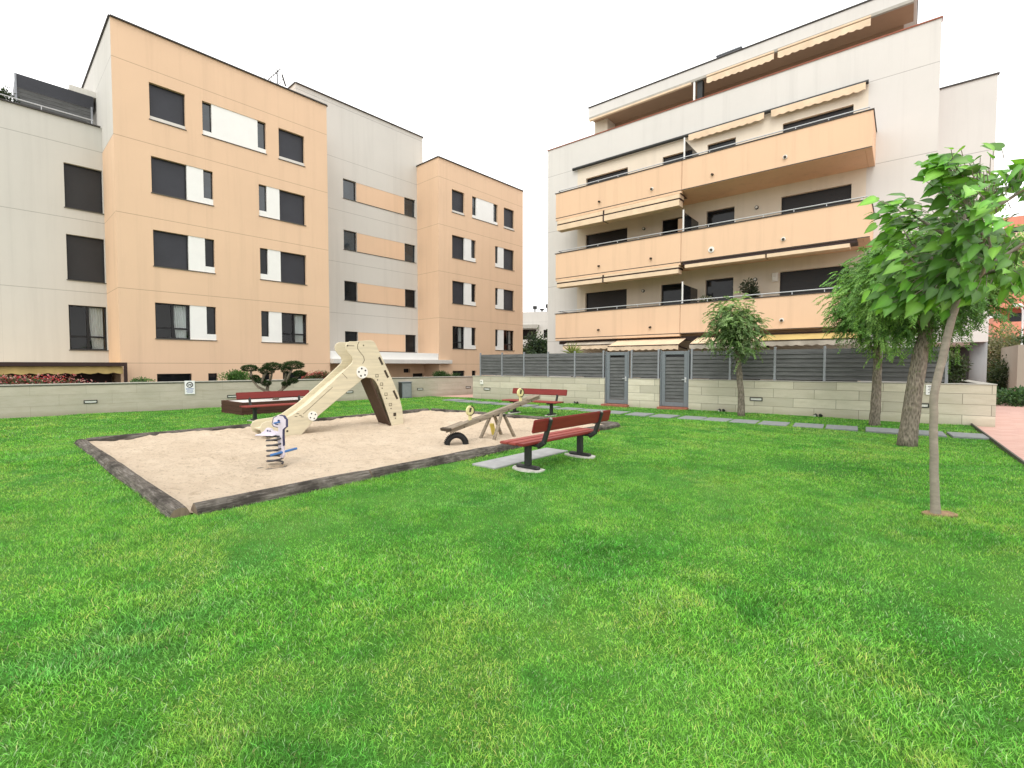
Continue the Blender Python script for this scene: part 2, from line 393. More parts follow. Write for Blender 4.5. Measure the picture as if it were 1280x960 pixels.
# ------------------------------------------------------------------ site layout (metres, eye of the photographer at 0,0,1.6)
SB = [(-3.49, 4.90), (-8.94, 9.81), (-2.84, 16.92), (2.91, 12.67)]       # sandpit corners: near, left, far, right
LWO, LWR = (-15.29, 14.38), math.atan2(.680, .733)                        # left garden wall
RWO, RWR = (-1.89, 23.26), math.atan2(-.6, .8)                            # right garden wall
LBO, LBR = (-15.36, 18.97), math.atan2(.740, .673)                        # left apartment block
RBO, RBR = (2.16, 24.16), math.atan2(-.63, .777)                          # right apartment block
def loc2(o, r, x, y): return (o[0] + x*math.cos(r) - y*math.sin(r), o[1] + x*math.sin(r) + y*math.cos(r))
PA, PB = Vector((12.38, 13.02)), Vector((8.13, 7.62))                     # edge between lawn and right path
pdir = (PB - PA).normalized()
P_near = PA + pdir * 24
lawn_poly = [loc2(LWO, LWR, -14, 0), loc2(LWO, LWR, 15.26, 0), (-1.9, 23.85), loc2(RWO, RWR, 17.3, 0), tuple(PA), tuple(P_near), (-22, -8)]
def inpoly(x, y, poly):
    ins = np.zeros(len(x), bool); n = len(poly)
    for i in range(n):
        x1, y1 = poly[i]; x2, y2 = poly[(i+1) % n]
        c = ((y1 > y) != (y2 > y)) & (x < (x2-x1)*(y-y1)/((y2-y1) or 1e-9)+x1); ins ^= c
    return ins

# setting
MB().quad((-900,-900,-.02),(900,-900,-.02),(900,900,-.02),(-900,900,-.02)).build('ground', M['ground']); tag(bpy.data.objects['ground'], kind='structure')
def lawn_h(x, y):
    return .035*(vnoise(x, y, 1.6, 3)-.5) + .02*(vnoise(x, y, .5, 4)-.5) + .02
def sheet(name, poly, z, mat, kind='structure'):
    b = MB(); b.add([(x, y, z) for x, y in poly], [tuple(range(len(poly)))[::-1] if sum((poly[i][0]-poly[i-1][0])*(poly[i][1]+poly[i-1][1]) for i in range(len(poly))) > 0 else tuple(range(len(poly)))])
    o = b.build(name, mat, normals=False); return tag(o, kind=kind)
# lawn as a gently uneven grid clipped to its outline
def grid_sheet(name, poly, step, hfun, mat, hole=None):
    xs = [p[0] for p in poly]; ys = [p[1] for p in poly]
    bm = bmesh.new(); vs = [bm.verts.new((x, y, 0)) for x, y in poly]; bm.faces.new(vs)
    for ax, lo, hi in ((0, min(xs), max(xs)), (1, min(ys), max(ys))):
        k = lo + step
        while k < hi:
            co_ = (k, 0, 0) if ax == 0 else (0, k, 0); no = (1, 0, 0) if ax == 0 else (0, 1, 0)
            bmesh.ops.bisect_plane(bm, geom=bm.verts[:]+bm.edges[:]+bm.faces[:], plane_co=co_, plane_no=no); k += step
    A = np.array([v.co[:] for v in bm.verts]); h = hfun(A[:, 0], A[:, 1])
    for v, z in zip(bm.verts, h): v.co.z = z
    bmesh.ops.recalc_face_normals(bm, faces=bm.faces)
    if bm.faces and sum(f.normal.z for f in bm.faces) < 0: bmesh.ops.reverse_faces(bm, faces=bm.faces)
    me = bpy.data.meshes.new(name); bm.to_mesh(me); bm.free(); me.materials.append(mat)
    me.polygons.foreach_set('use_smooth', [True]*len(me.polygons))
    o = bpy.data.objects.new(name, me); link(o); return tag(o, kind='structure')
def lawn_z(x, y):
    h = lawn_h(x, y); ins = inpoly(x, y, [(p[0]*.985-.04, p[1]*.985+.17) for p in SB]); return np.where(ins, -.06, h)
grid_sheet('lawn', lawn_poly, .35, lawn_z, M['lawn'])
path_poly = [tuple(PA), loc2(RWO, RWR, 17.3, 0), loc2(RWO, RWR, 17.3, 4), (16, 45), (70, 45), (70, -20), tuple(P_near)]
grid_sheet('path', path_poly, 8, lambda x, y: 0*x + .004, M['path'])
back_poly = [loc2(LWO, LWR, 15.26, 0), loc2(LWO, LWR, 24, 0), loc2(RWO, RWR, 0, 9), loc2(RWO, RWR, 0, .1), (-1.9, 23.85)]
grid_sheet('path', back_poly, 4, lambda x, y: 0*x + .02, M['path'])
# thin dark steel edging between lawn and path
e = MB(); q = PA.copy(); n_ = Vector((-pdir.y, pdir.x))
e.beam((PA.x, PA.y, .03), (P_near.x, P_near.y, .03), .03, .10)
tag(e.build('lawn_edging', M['cap_dark']), 'dark edging strip between the lawn and the pink path', 'edging')
# sand surface
sb_in = [(-3.47, 5.03), (-8.80, 9.83), (-2.85, 16.78), (2.76, 12.66)]
frng = random.Random(5)
FOOT = [(frng.uniform(-8.5, 2.5), frng.uniform(5.2, 16.4), frng.uniform(0, 3.14), frng.uniform(.012, .032)) for _ in range(520)]
def sand_h(x, y):
    h = .035 + .05*(vnoise(x, y, 1.1, 11)-.5) + .05*(vnoise(x, y, .36, 12)-.5) + .035*(vnoise(x, y, .12, 13)-.5)
    for cx, cy, r, d in ((-3.79, 7.68, .5, .05), (-1.15, 9.75, .5, .04), (-3.2, 12.9, .7, .04), (.62, 11.75, .5, .04), (-5.3, 10.3, .7, .05)):
        h -= d*np.exp(-((x-cx)**2+(y-cy)**2)/(r*r*.5))
    for cx, cy, an, d in FOOT:
        u = (x-cx)*math.cos(an)+(y-cy)*math.sin(an); v = -(x-cx)*math.sin(an)+(y-cy)*math.cos(an); q_ = (u/.14)**2+(v/.065)**2
        h += -d*np.exp(-q_*1.2)+.45*d*np.exp(-(np.sqrt(q_)-1.7)**2*3)
    return h
grid_sheet('sand', sb_in, .05, sand_h, M['sand'])

# ------------------------------------------------------------------ sandpit logs
def log(a, b, r, label):
    a = Vector(a); b = Vector(b); L = (b-a).length; n = 13; mb = MB(); k = 14; ph = random.uniform(0, 9)
    prof = [1+.05*math.sin(3*j*2*math.pi/k+ph)+.04*math.sin(5*j*2*math.pi/k+2*ph)+random.uniform(-.03, .03) for j in range(k)]
    for i in range(n):
        t = i/(n-1); x = t*L
        e = .93 if i in (0, n-1) else 1
        for j in range(k):
            a_ = 2*math.pi*j/k; rr = r*e*prof[j]*(1+.035*math.sin(7*t+ph)+random.uniform(-.018, .018))
            mb.v.append((x, rr*math.cos(a_), rr*math.sin(a_)))
    for i in range(n-1):
        for j in range(k):
            j2 = (j+1) % k; mb.f.append((i*k+j, (i+1)*k+j, (i+1)*k+j2, i*k+j2)); mb.m.append(0)
    mb.f.append(tuple(range(k))); mb.m.append(1); mb.f.append(tuple((n-1)*k+j for j in range(k))[::-1]); mb.m.append(1)
    o = mb.build('timber_log', [M['log'], M['log_end']], None, (a.x, a.y, .022), math.atan2(b.y-a.y, b.x-a.x), normals=True)
    tag(o, label, 'log', 'logs edging the sandpit')
def side(p, q, cuts, r, labels, trim0=0, trim1=0):
    p = Vector(p); q = Vector(q); d = (q-p); L = d.length; d /= L
    pts = [trim0] + [c*L for c in cuts] + [L-trim1]
    for i in range(len(pts)-1):
        log(p+d*(pts[i]+.006), p+d*(pts[i+1]-.006), r*random.uniform(.95, 1.05), labels[i])
nearc, leftc, farc, rightc = (-3.47, 5.0), (-8.83, 9.82), (-2.85, 16.82), (2.80, 12.66)
side(nearc, leftc, [.52], .098, ['weathered log on the left side of the sandpit, its end at the nearest corner', 'weathered log on the left side of the sandpit, reaching the far left corner'], .0, .1)
side(nearc, rightc, [.23, .5, .76], .112, ['grey log in front of the sandpit, first from the nearest corner', 'grey log in front of the sandpit, below the spring rider and slide', 'grey log along the front of the sandpit, ending beside the near bench slab', 'grey log behind the near bench, ending at the right corner of the sandpit'], .12, .1)
side(leftc, farc, [.26, .5, .74], .095, ['log at the back of the sandpit starting at its left corner', 'log at the back of the sandpit in front of the left red bench', 'log at the back of the sandpit behind the slide ramp', 'log at the back of the sandpit between the slide tower and the far corner'], .1, .1)
side(farc, rightc, [.36, .68], .095, ['short log at the far right of the sandpit near its far corner', 'log behind the seesaw in front of the far red bench', 'log at the right corner of the sandpit past the far bench'], .1, .1)

# ------------------------------------------------------------------ left apartment block
LB = thing('apartment_building', 'long stepped apartment block in peach and off white render with dark shutters', 'apartment block', (LBO[0], LBO[1], 0), LBR)
F = [1.7 + 2.945*k for k in range(6)]
def window(parent, s0, s1, z0, z1, y, kind, sill=True, name='window', rec=.13):
    fw = .05 if s1-s0 > .6 else .04; b = MB(); a, d = y+rec, y+rec+.07
    b.box(s0, s1, a, d, z1-fw, z1).box(s0, s1, a, d, z0, z0+fw).box(s0, s0+fw, a, d, z0+fw, z1-fw).box(s1-fw, s1, a, d, z0+fw, z1-fw)
    if kind == 'glass2' or kind == 'tilt':
        c = (s0+s1)/2; zz = z0+.30*(z1-z0)
        b.box(c-.045, c+.045, a-.01, d, z0+fw, z1-fw).box(s0+fw, c-.045, a, d, zz-.035, zz+.035).box(c+.045, s1-fw, a, d, zz-.035, zz+.035)
    f = b.build(name, M['frame'], parent)
    if kind in ('shutter', 'shutter_brown'):
        MB().box(s0+fw, s1-fw, a+.02, a+.04, z0+fw, z1-fw).build('shutter', M['shutter' if kind == 'shutter' else 'shutter_brown'], f)
    elif kind in ('glass2', 'tilt'):
        MB().quad((s0+fw, a+.035, z0+fw), (s1-fw, a+.035, z0+fw), (s1-fw, a+.035, z1-fw), (s0+fw, a+.035, z1-fw)).build('pane', M['clear'], f)
        c = MB(); n = 40; cx0, cx1 = s0+.52*(s1-s0), s1-.08; zb = z0+.02
        vs = []
        for i in range(n+1):
            t = i/n; x = cx0+(cx1-cx0)*t; yy = d+.12+.035*math.sin(t*38)
            pinch = 1-.35*math.exp(-((t-.1)/.25)**2)
            vs += [(cx0+(cx1-cx0)*(t*.75+.25), yy, zb), (x, yy, z1)]
        c.add(vs, [(2*i, 2*i+2, 2*i+3, 2*i+1) for i in range(n)]); c.build('curtain', M['curtain'], f)
        g = MB(); g.quad((s0-.3, d+.9, z0-.4), (s1+.3, d+.9, z0-.4), (s1+.3, d+.9, z1+.3), (s0-.3, d+.9, z1+.3))
        g.quad((s0-.3, d+.02, z0-.02), (s1+.3, d+.02, z0-.02), (s1+.3, d+.9, z0-.02), (s0-.3, d+.9, z0-.02))
        g.quad((s0-.3, d+.02, z1+.05), (s0-.3, d+.9, z1+.05), (s1+.3, d+.9, z1+.05), (s1+.3, d+.02, z1+.05))
        g.quad((s0-.3, d+.02, z0-.4), (s0-.3, d+.9, z0-.4), (s0-.3, d+.9, z1+.3), (s0-.3, d+.02, z1+.3))
        g.quad((s1+.3, d+.02, z0-.4), (s1+.3, d+.02, z1+.3), (s1+.3, d+.9, z1+.3), (s1+.3, d+.9, z0-.4))
        g.box(s0+.1, s0+.45*(s1-s0), d+.55, d+.8, z0, z0+.35*(z1-z0)); g.build('room', M['interior'], f)
    else:
        MB().box(s0+fw, s1-fw, a+.02, a+.04, z0+fw, z1-fw).build('pane', M['glass_blue' if kind == 'blue' else 'glass'], f)
    if sill: MB().box(s0-.03, s1+.03, y-.035, y+rec, z0-.035, z0-.002).build('sill', M['cap_dark' if sill == 'dark' else 'sill'], f)
    return f
def panel(parent, s0, s1, z0, z1, y, mat='panel_white'):
    return MB().box(s0, s1, y+.025, y+.2, z0, z1).build('panel', M[mat], parent)
def coping(parent, poly, z, wd=.12, h=.05):
    b = MB()
    for (x0, y0), (x1, y1) in zip(poly[:-1], poly[1:]): b.beam((x0, y0, z+h/2), (x1, y1, z+h/2), wd, h)
    return b.build('coping', M['coping'], parent)

def tower(s0, s1, top, cols, mirror_kind):
    A0, A1, n0, n1, m0, m1, B0, B1, p0, p1 = cols      # main A, narrow, narrow, main B ; p0-p1 narrow pair on the top storey
    holes = []; H = []
    for k in range(0, 5):
        zb, zt = F[k]-1.93 if False else 0, 0
    for k in range(1, 5):                                # storeys 1..4
        z0 = 2.72+2.945*(k-1); z1 = 4.18+2.945*(k-1)
        if k < 4:
            holes += [(A0, n1, z0, z1), (m0, B1, z0, z1)]
        else:
            holes += [(A0, A1, z0-.03, z1-.03), (p0, p1, z0, z1-.03), (B0, B1, z0-.03, z1-.03)]
    holes += [(A0, A1, -.2, 1.26), (n0, n1, .6, 1.26), (m0, m1, .6, 1.26), (B0, B1, -.2, 1.26)]
    b = MB(); b.facade(s0, s1, -.3, top, holes)
    b.quad((s0, 0, -.3), (s0, 0, 10.54), (s0, 10, 10.54), (s0, 10, -.3), 0)
    b.quad((s0, 0, 10.54), (s0, 0, top), (s0, 10, top), (s0, 10, 10.54), 1 if s0 < 1 else 0)
    b.quad((s1, 0, -.3), (s1, 10, -.3), (s1, 10, top), (s1, 0, top)); b.quad((s0, 10, -.3), (s0, 10, top), (s1, 10, top), (s1, 10, -.3))
    b.quad((s0, 0, top), (s1, 0, top), (s1, 10, top), (s0, 10, top))
    b.build('wall', [M['peach'], M['white_left']], LB)
    for k in range(1, 5):
        z0 = 2.72+2.945*(k-1); z1 = 4.18+2.945*(k-1); kd = 'glass2' if k == 1 else 'shutter'
        if k < 4:
            if s0 < 1: kb = kd
            else: kb = kd
            window(LB, A0, A1, z0, z1, 0, kd, 'dark'); panel(LB, A1+.002, n0-.002, z0, z1, 0); panel(LB, n0, n1, z0, z0+.26, 0)
            window(LB, n0, n1, z0+.262, z1, 0, 'glass' if k != 3 else 'blue', False)
            window(LB, B0, B1, z0, z1, 0, kb, 'dark'); panel(LB, m1+.002, B0-.002, z0, z1, 0); panel(LB, m0, m1, z0, z0+.26, 0)
            window(LB, m0, m1, z0+.262, z1, 0, 'glass' if k != 3 else 'blue', False)
            MB().box(A1+.031, n1+.02, -.03, .02, z0-.035, z0-.002).build('ledge', M['cap_dark'], LB); MB().box(m0-.02, B0-.031, -.03, .02, z0-.035, z0-.002).build('ledge', M['cap_dark'], LB)
        else:
            for a, c in ((A0, A1), (B0, B1)):
                panel(LB, a, c, z0-.03, z0+.11, 0, 'sill'); window(LB, a, c, z0+.112, z1-.03, 0, 'shutter', False)
                MB().box(a-.03, c+.03, -.03, .02, z0-.065, z0-.032).build('ledge', M['cap_dark'], LB)
            w_ = n1-n0
            panel(LB, p0+w_+.002, p1-w_-.002, z0, z1-.03, 0); panel(LB, p0, p0+w_, z0, z0+.2, 0); panel(LB, p1-w_, p1, z0, z0+.2, 0)
            window(LB, p0, p0+w_, z0+.202, z1-.03, 0, 'blue', False); window(LB, p1-w_, p1, z0+.202, z1-.03, 0, 'blue', False)
            MB().box(p0-.03, p1+.03, -.03, .02, z0-.035, z0-.002).build('ledge', M['cap_dark'], LB)
    for a, c, zb in ((A0, A1, -.2), (n0, n1, .6), (m0, m1, .6), (B0, B1, -.2)): window(LB, a, c, zb, 1.26, 0, 'glass', False)
    coping(LB, [(s0, 10), (s0, -.02), (s1, -.02), (s1, 10)], top)
tower(0, 8.65, 14.93, (1.17, 2.40, 3.02, 3.38, 5.27, 5.63, 6.22, 7.46, 3.03, 5.64), 0)
tower(15.95, 24.05, 14.65, (17.07, 18.15, 18.78, 19.18, 21.06, 21.38, 21.96, 23.06, 18.85, 21.32), 1)
# off white stair block between the peach towers
y0 = 2.2; holes = []
for k in range(4):
    zt = 3.62+2.94*k; holes += [(10.72, 11.55, zt-1.13, zt), (11.56, 14.94, zt-1.13, zt-.03), (14.95, 15.80, zt-1.13, zt)]
b = MB(); b.facade(8.05, 16.45, -.3, 16.68, holes, y0, .2)
b.quad((8.05, y0, 12), (8.05, y0, 16.68), (8.05, 12, 16.68), (8.05, 12, 12)); b.quad((16.45, y0, 12), (16.45, 12, 12), (16.45, 12, 16.68), (16.45, y0, 16.68)); b.quad((8.05, y0, 16.68), (16.45, y0, 16.68), (16.45, 12, 16.68), (8.05, 12, 16.68))
b.build('wall', M['white_left'], LB); coping(LB, [(8.05, 12), (8.05, y0-.02), (16.45, y0-.02), (16.45, 12)], 16.68)
for k in range(4):
    zt = 3.62+2.94*k
    for a, c in ((10.72, 11.55), (14.95, 15.80)): window(LB, a, c, zt-1.13, zt, y0, 'blue' if k > 1 else 'glass', False)
    panel(LB, 11.56, 14.94, zt-1.13, zt-.03, y0-.015, 'peach_pale')
    MB().box(10.69, 15.83, y0-.03, y0+.02, zt-1.165, zt-1.132).build('ledge', M['cap_dark'], LB)
# entrance canopy and the low wall under it
c = MB(); c.box(8.66, 15.94, .05, 2.19, 1.96, 2.37).build('canopy', M['panel_white'], LB, bevel=.01)
MB().box(8.66, 15.94, -.35, 2.19, 1.72, 1.955).box(15.94, 16.75, -.35, -.01, 1.72, 1.955).build('canopy', M['sill'], LB, bevel=.01)
MB().facade(8.66, 15.94, -.3, 1.72, [(12.6, 13.1, 1.15, 1.4), (14.3, 14.8, 1.15, 1.4), (15.0, 15.9, -.2, 1.1)], 1.5, .25).build('wall', M['peach_pale'], LB)
MB().box(12.6, 13.1, 1.7, 1.72, 1.15, 1.4).box(14.3, 14.8, 1.7, 1.72, 1.15, 1.4).build('vent', M['frame'], LB)
MB().box(15.0, 15.9, 1.7, 1.73, -.2, 1.1).build('door', M['frame'], LB)
# off white left wing, set back
y0 = 2.5; hs_ = [(-1.22, -.03, 8.0, 9.78), (-1.22, -.03, 5.1, 6.93), (-1.22, -.03, 2.25, 4.08), (-9, -.6, -.2, 1.5)]
b = MB(); b.facade(-16, 0, -.3, 11.54, hs_, y0, .2); b.quad((-16, y0, 11.54), (0, y0, 11.54), (0, 12, 11.54), (-16, 12, 11.54)); b.quad((-16, y0, -.3), (-16, y0, 11.54), (-16, 12, 11.54), (-16, 12, -.3))
b.build('wall', M['white_left'], LB)
for i, h in enumerate(hs_[:3]): window(LB, *h, y0, ('shutter_brown', 'shutter_brown', 'glass2')[i], 'dark')
MB().box(-9, -.6, y0+.3, y0+.33, -.2, 1.5).build('door', M['glass'], LB)
coping(LB, [(-16, y0-.01), (-.04, y0-.01)], 11.54)
r = MB(); r.tube([(-16, y0+.1, 11.80), (-.25, y0+.1, 11.80)], .02, 6)
for i in range(11): r.tube([(-15.3+1.5*i, y0+.1, 11.59), (-15.3+1.5*i, y0+.1, 11.80)], .014, 6)
r.build('railing', M['steel'], LB)
b = MB()
for i in range(7): b.box(-2.42, -.15, 3.55, 3.58, 11.6+i*.145, 11.73+i*.145)
b.build('screen', M['slat'], LB)
MB().box(-2.48, -2.42, 3.5, 3.6, 11.59, 13.15).box(-.2, -.14, 3.5, 3.6, 11.59, 12.7).build('screen_post', M['post'], LB)
b = MB(); b.hexa([(-2.45, 3.52, 12.62), (-.1, 3.52, 12.62), (-.1, 5.5, 12.75), (-2.45, 5.5, 12.75), (-2.45, 3.52, 13.15), (-.1, 3.52, 13.15), (-.1, 5.5, 13.2), (-2.45, 5.5, 13.2)]); b.build('roof_blind', M['shutter'], LB)
MB().box(-.85, .0, 3.6, 4.4, 13.18, 13.42).build('roof_slab', M['sill'], LB)

# brown framed awning on the terrace of the left wing
AW = thing('terrace_awning', 'yellow scalloped awning on a dark brown frame above the left garden wall', 'awning', (LBO[0], LBO[1], 0), LBR)
MB().box(-12, .10, -.70, -.58, 1.58, 1.72).box(.0, .10, -.70, -.60, .3, 1.58).build('frame', M['awning_beam'], AW)
def valance(parent, x0, x1, y, z0, z1, mat, scal=.33, amp=.05, name='valance', yb=None):
    b = MB(); n = max(8, int((x1-x0)*22)); vs = []
    for i in range(n+1):
        x = x0+(x1-x0)*i/n; zz = z0 - amp*abs(math.sin(math.pi*(x-x0)/scal)) + random.uniform(-.004, .004)
        vs += [(x, y+.012*math.sin(x*7), zz), (x, y, z1)]
    b.add(vs, [(2*i, 2*i+2, 2*i+3, 2*i+1) for i in range(n)])
    return b.build(name, mat, parent)
MB().quad((-12, -.55, 1.66), (-.02, -.55, 1.66), (-.02, 2.45, 1.64), (-12, 2.45, 1.64)).build('cloth', M['awning_yellow'], AW)
valance(AW, -12, -.02, -.56, 1.34, 1.57, M['awning_yellow'], .45, .05)
MB().quad((-12, 1.2, .3), (-.1, 1.2, .3), (-.1, 1.2, 1.6), (-12, 1.2, 1.6)).build('shade_sheet', M['awning_beam'], AW)  # dark sheet added to stand for the shade beneath the awning
# TV aerial on the roof
AN = thing('antenna', 'small metal television aerial on the roof of the peach tower', 'antenna', (*loc2(LBO, LBR, 6.45, .6), 14.0))
b = MB(); b.tube([(0, 0, 0), (0, 0, 2.0)], .028, 6); b.build('mast', M['dark_metal'], AN)
b = MB(); b.beam((-.5, 0, 1.5), (.15, 0, 2.05), .025, .025)
for i in range(7):
    t = i/6; p = (-.5+.65*t, 0, 1.5+.55*t); b.beam((p[0], -.22, p[2]), (p[0], .22, p[2]), .02, .02)
b.beam((.0, 0, 1.25), (.30, 0, 1.6), .02, .02); b.beam((.28, -.1, 1.75), (.36, .1, 1.3), .07, .03); b.build('boom', M['dark_metal'], AN)

# ------------------------------------------------------------------ right apartment block
RB = thing('apartment_building', 'white apartment block with long peach balconies and a penthouse', 'apartment block', (RBO[0], RBO[1], 0), RBR)
yw = 2.0; FL = [3.2, 6.15, 9.1]; PT = [4.15, 7.11, 10.04]; WT = [5.38, 8.37, 11.26]
def rwin(k): return [(.53, 2.86, FL[k], WT[k]), (4.60, 5.62, FL[k], WT[k]), (6.62, 7.78, FL[k], WT[k]), (9.54, 11.86, FL[k], WT[k])]
gw = [(.4, 2.9, 0, 2.15), (3.6, 6.1, 0, 2.15), (6.8, 8.9, 0, 2.15), (9.5, 12.2, 0, 2.15)]
MB().facade(-1.87, .02, -.3, 13.32, [], yw).quad((-1.87, yw, -.3), (-1.87, yw, 13.32), (-1.87, 14, 13.32), (-1.87, 14, -.3)).build('wall', M['white_right'], RB)
MB().facade(.02, 12.3, -.3, 11.86, [h for k in range(3) for h in rwin(k)] + gw, yw, .25).build('wall', M['cream'], RB)
MB().facade(.02, 12.3, 11.86, 13.32, [], yw).facade(12.3, 14.25, -.3, 13.32, [], yw).build('wall', M['white_right'], RB)
b = MB(); b.quad((14.25, yw, -.3), (14.25, 14, -.3), (14.25, 14, 13.32), (14.25, yw, 13.32)); b.box(-1.87, 14.25, yw+.25, 14, 12.2, 12.3); b.box(-1.86, 14.24, yw+.2, yw+.25, 12.3, 13.31); b.build('wall', M['white_right'], RB)
MB().box(-1.9, 14.28, yw-.04, yw+.29, 13.32, 13.36).build('coping', M['brick_red'], RB)
for k in range(3):
    for i, h in enumerate(rwin(k)): window(RB, *h, yw, 'shutter_brown' if i in (0, 3) else 'glass', False)
for h in gw: window(RB, *h, yw, 'glass', False)
for k in range(3):
    z0, z1 = FL[k]-.27, PT[k]
    b = MB(); b.box(0, 6.225, 0, .2, z0-.1, z1).box(6.24, 12.55, 0, .2, z0, z1).box(0, .2, .2, yw, z0, z1-.0).box(12.35, 12.55, .2, yw, z0, z1).box(.2, 12.35, .2, yw, z0+.004, FL[k])
    B = b.build('balcony', M['balcony_peach'], RB, bevel=.012)
    MB().box(-.03, 12.58, -.03, .23, z1, z1+.03).box(12.33, 12.58, .23, yw, z1, z1+.03).box(-.03, .22, .23, yw, z1, z1+.03).build('coping', M['coping'], B)
    MB().box(.0, 12.55, -.006, .0, z0-.0, z0+.03).build('drip_edge', M['coping'], B)
    r = MB(); r.tube([(.1, yw, z1+.15), (.1, .1, z1+.15), (12.45, .1, z1+.15), (12.45, yw, z1+.15)], .022, 8)
    for i in range(13): r.tube([(.3+i*1.0, .1, z1+.02), (.3+i*1.0, .1, z1+.15)], .014, 6)
    r.build('railing', M['steel'], B)
    for i, t in enumerate((2.43, 4.95, 7.46, 10.0)):
        zz = z0+.34
        s_ = MB(); s_.tube([(t, -.10, zz-.02), (t, .01, zz)], .045, 10); s_.build('spout', M['ply_edge'], B)
        if (k, i) in ((1, 2), (1, 3), (0, 3), (2, 3), (2, 1)):
            q_ = MB(); q_.disc((t, zz), .075 if (k, i) != (1, 2) else .12, -.03, -.001, 14); q_.build('spout_plate', M['white_plastic'], B)
    d = MB(); d.box(6.255, 6.305, .1, .16, z1-.1, z1+.95); d.build('divider_post', M['panel_white'], B)
    d = MB(); d.box(6.265, 6.295, .165, yw-.05, FL[k]+.1, z1+.85); d.build('divider_screen', M['glass'], B)
    for t in (3.73, 8.65):
        if k < 2:
            s_ = MB(); zz = FL[k]+1.98; s_.tube([(t, yw-.09, zz), (t, yw, zz)], .07, 12); s_.build('wall_lamp', M['dark_metal'], RB)
            q_ = MB(); q_.tube([(t, yw-.10, zz), (t, yw-.092, zz)], .05, 12); q_.build('wall_lamp', M['lamp_glass'], RB)
MB().box(5.65, 6.2, 1.2, 1.98, 6.16, 8.05).build('cupboard', M['balcony_peach'], RB, bevel=.01)
MB().box(9.28, 9.50, yw-.12, yw, 5.0, 5.36).box(9.30, 9.48, yw-.16, yw-.12, 5.04, 5.2).build('meter_box', M['white_plastic'], RB, bevel=.01)
# top-floor awning case, cloth and valances
c = MB(); c.tube([(-.2, yw-.12, 11.86), (12.3, yw-.12, 11.86)], .075, 10); c.build('awning_case', M['dark_metal'], RB)
for a, c_ in ((5.86, 8.9), (9.15, 12.22)):
    v = MB(); v.quad((a, yw-.22, 11.83), (c_, yw-.22, 11.83), (c_, yw-.12, 11.9), (a, yw-.12, 11.9)); aw = v.build('awning', M['awning'], RB)
    valance(aw, a, c_, yw-.225, 11.60, 11.83, M['awning'], .3, .05)
# closed awnings hanging under the left half of two balconies
for k, (zt, zm, zb) in {2: (8.71, 8.50, 8.22), 1: (5.77, 5.65, 5.44)}.items():
    for a, c_ in ((.12, 2.62), (2.70, 6.16)):
        aw = MB().box(a, c_, -.04, .5, zm+.036, zt).build('awning', M['awning'], RB)
        MB().box(a, c_, -.07, .35, zb, zm-.036).build('valance', M['awning'], aw)
        MB().box(a-.02, c_+.02, -.02, .45, zm-.035, zm+.035).build('front_bar', M['awning_beam'], aw)
    MB().box(.05, 6.2, .05, .8, zt+.002, FL[k]-.372).box(2.63, 2.69, -.05, .4, zb, zt).build('awning_case', M['awning_beam'], RB)
aw = MB().box(6.4, 9.4, .0, .5, 5.63, 5.76).box(9.46, 12.0, .0, .5, 5.63, 5.76).build('awning', M['awning'], RB)
MB().box(6.3, 12.2, .03, .7, 5.77, 5.875).build('awning_case', M['awning_beam'], RB)
# ground-floor awnings, partly wound out towards the gardens
for a, c_, yo, zf, mt, vm in ((.55, 3.2, -.15, 2.58, 'awning_grey', 'awning'), (3.3, 6.45, -.75, 2.46, 'awning', 'awning'), (6.9, 9.3, -.75, 2.46, 'awning', 'awning_grey'), (9.42, 12.4, -.85, 2.50, 'awning_yellow', 'awning_grey')):
    v = MB(); n = 12
    vs = []
    for i in range(n+1):
        x = a+(c_-a)*i/n; vs += [(x, yo, zf+.006*math.sin(i*2.1)), (x, .35, 2.80)]
    v.add(vs, [(2*i, 2*i+2, 2*i+3, 2*i+1) for i in range(n)]); aw = v.build('awning', M[mt], RB)
    valance(aw, a, c_, yo-.01, zf-.17, zf, M[vm], .3, .045)
    MB().beam((a+.1, .3, 2.3), (a+.1, yo+.05, zf-.06), .05, .05).beam((c_-.02, .3, 2.3), (c_-.02, yo+.05, zf-.06), .05, .05).beam((a, yo, zf-.01), (c_, yo, zf-.01), .05, .035).build('arm', M['awning_beam'], aw)
MB().box(.1, 12.4, .2, .6, 2.66, 2.82).build('awning_case', M['awning_beam'], RB)
# penthouse
MB().facade(-.1, 13.2, 12.3, 15.4, [(1.5, 5.0, 12.3, 14.75), (6.3, 8.2, 12.3, 14.7), (9.2, 12.4, 12.3, 14.7)], 5.5, .25).quad((-.1, 5.5, 12.3), (-.1, 5.5, 15.4), (-.1, 13, 15.4), (-.1, 13, 12.3)).build('wall', M['terracotta_wall'], RB)
for h in ((1.5, 5.0, 12.3, 14.75), (6.3, 8.2, 12.3, 14.7), (9.2, 12.4, 12.3, 14.7)): window(RB, *h, 5.5, 'glass', False)
MB().box(-.5, 13.6, 4.0, 14, 15.42, 15.97).build('roof', M['white_right'], RB, bevel=.015)
MB().box(-.53, 13.63, 3.96, 14, 15.97, 16.02).build('coping', M['coping'], RB)
MB().box(-.45, 13.5, 3.93, 4.05, 15.30, 15.415).build('gutter', M['cap'], RB)
MB().box(-.45, .35, 4.6, 6.0, 12.3, 15.41).build('wall', M['cream'], RB)
MB().box(5.45, 5.70, 4.05, 4.35, 12.3, 15.3).build('column', M['dark_metal'], RB); MB().box(5.30, 5.38, 3.95, 4.05, 12.3, 15.3).build('divider_post', M['panel_white'], RB)
for a, c_ in ((-.4, 5.2),): MB().box(a, c_, 3.88, 4.02, 15.2, 15.29).build('awning_case', M['awning'], RB)
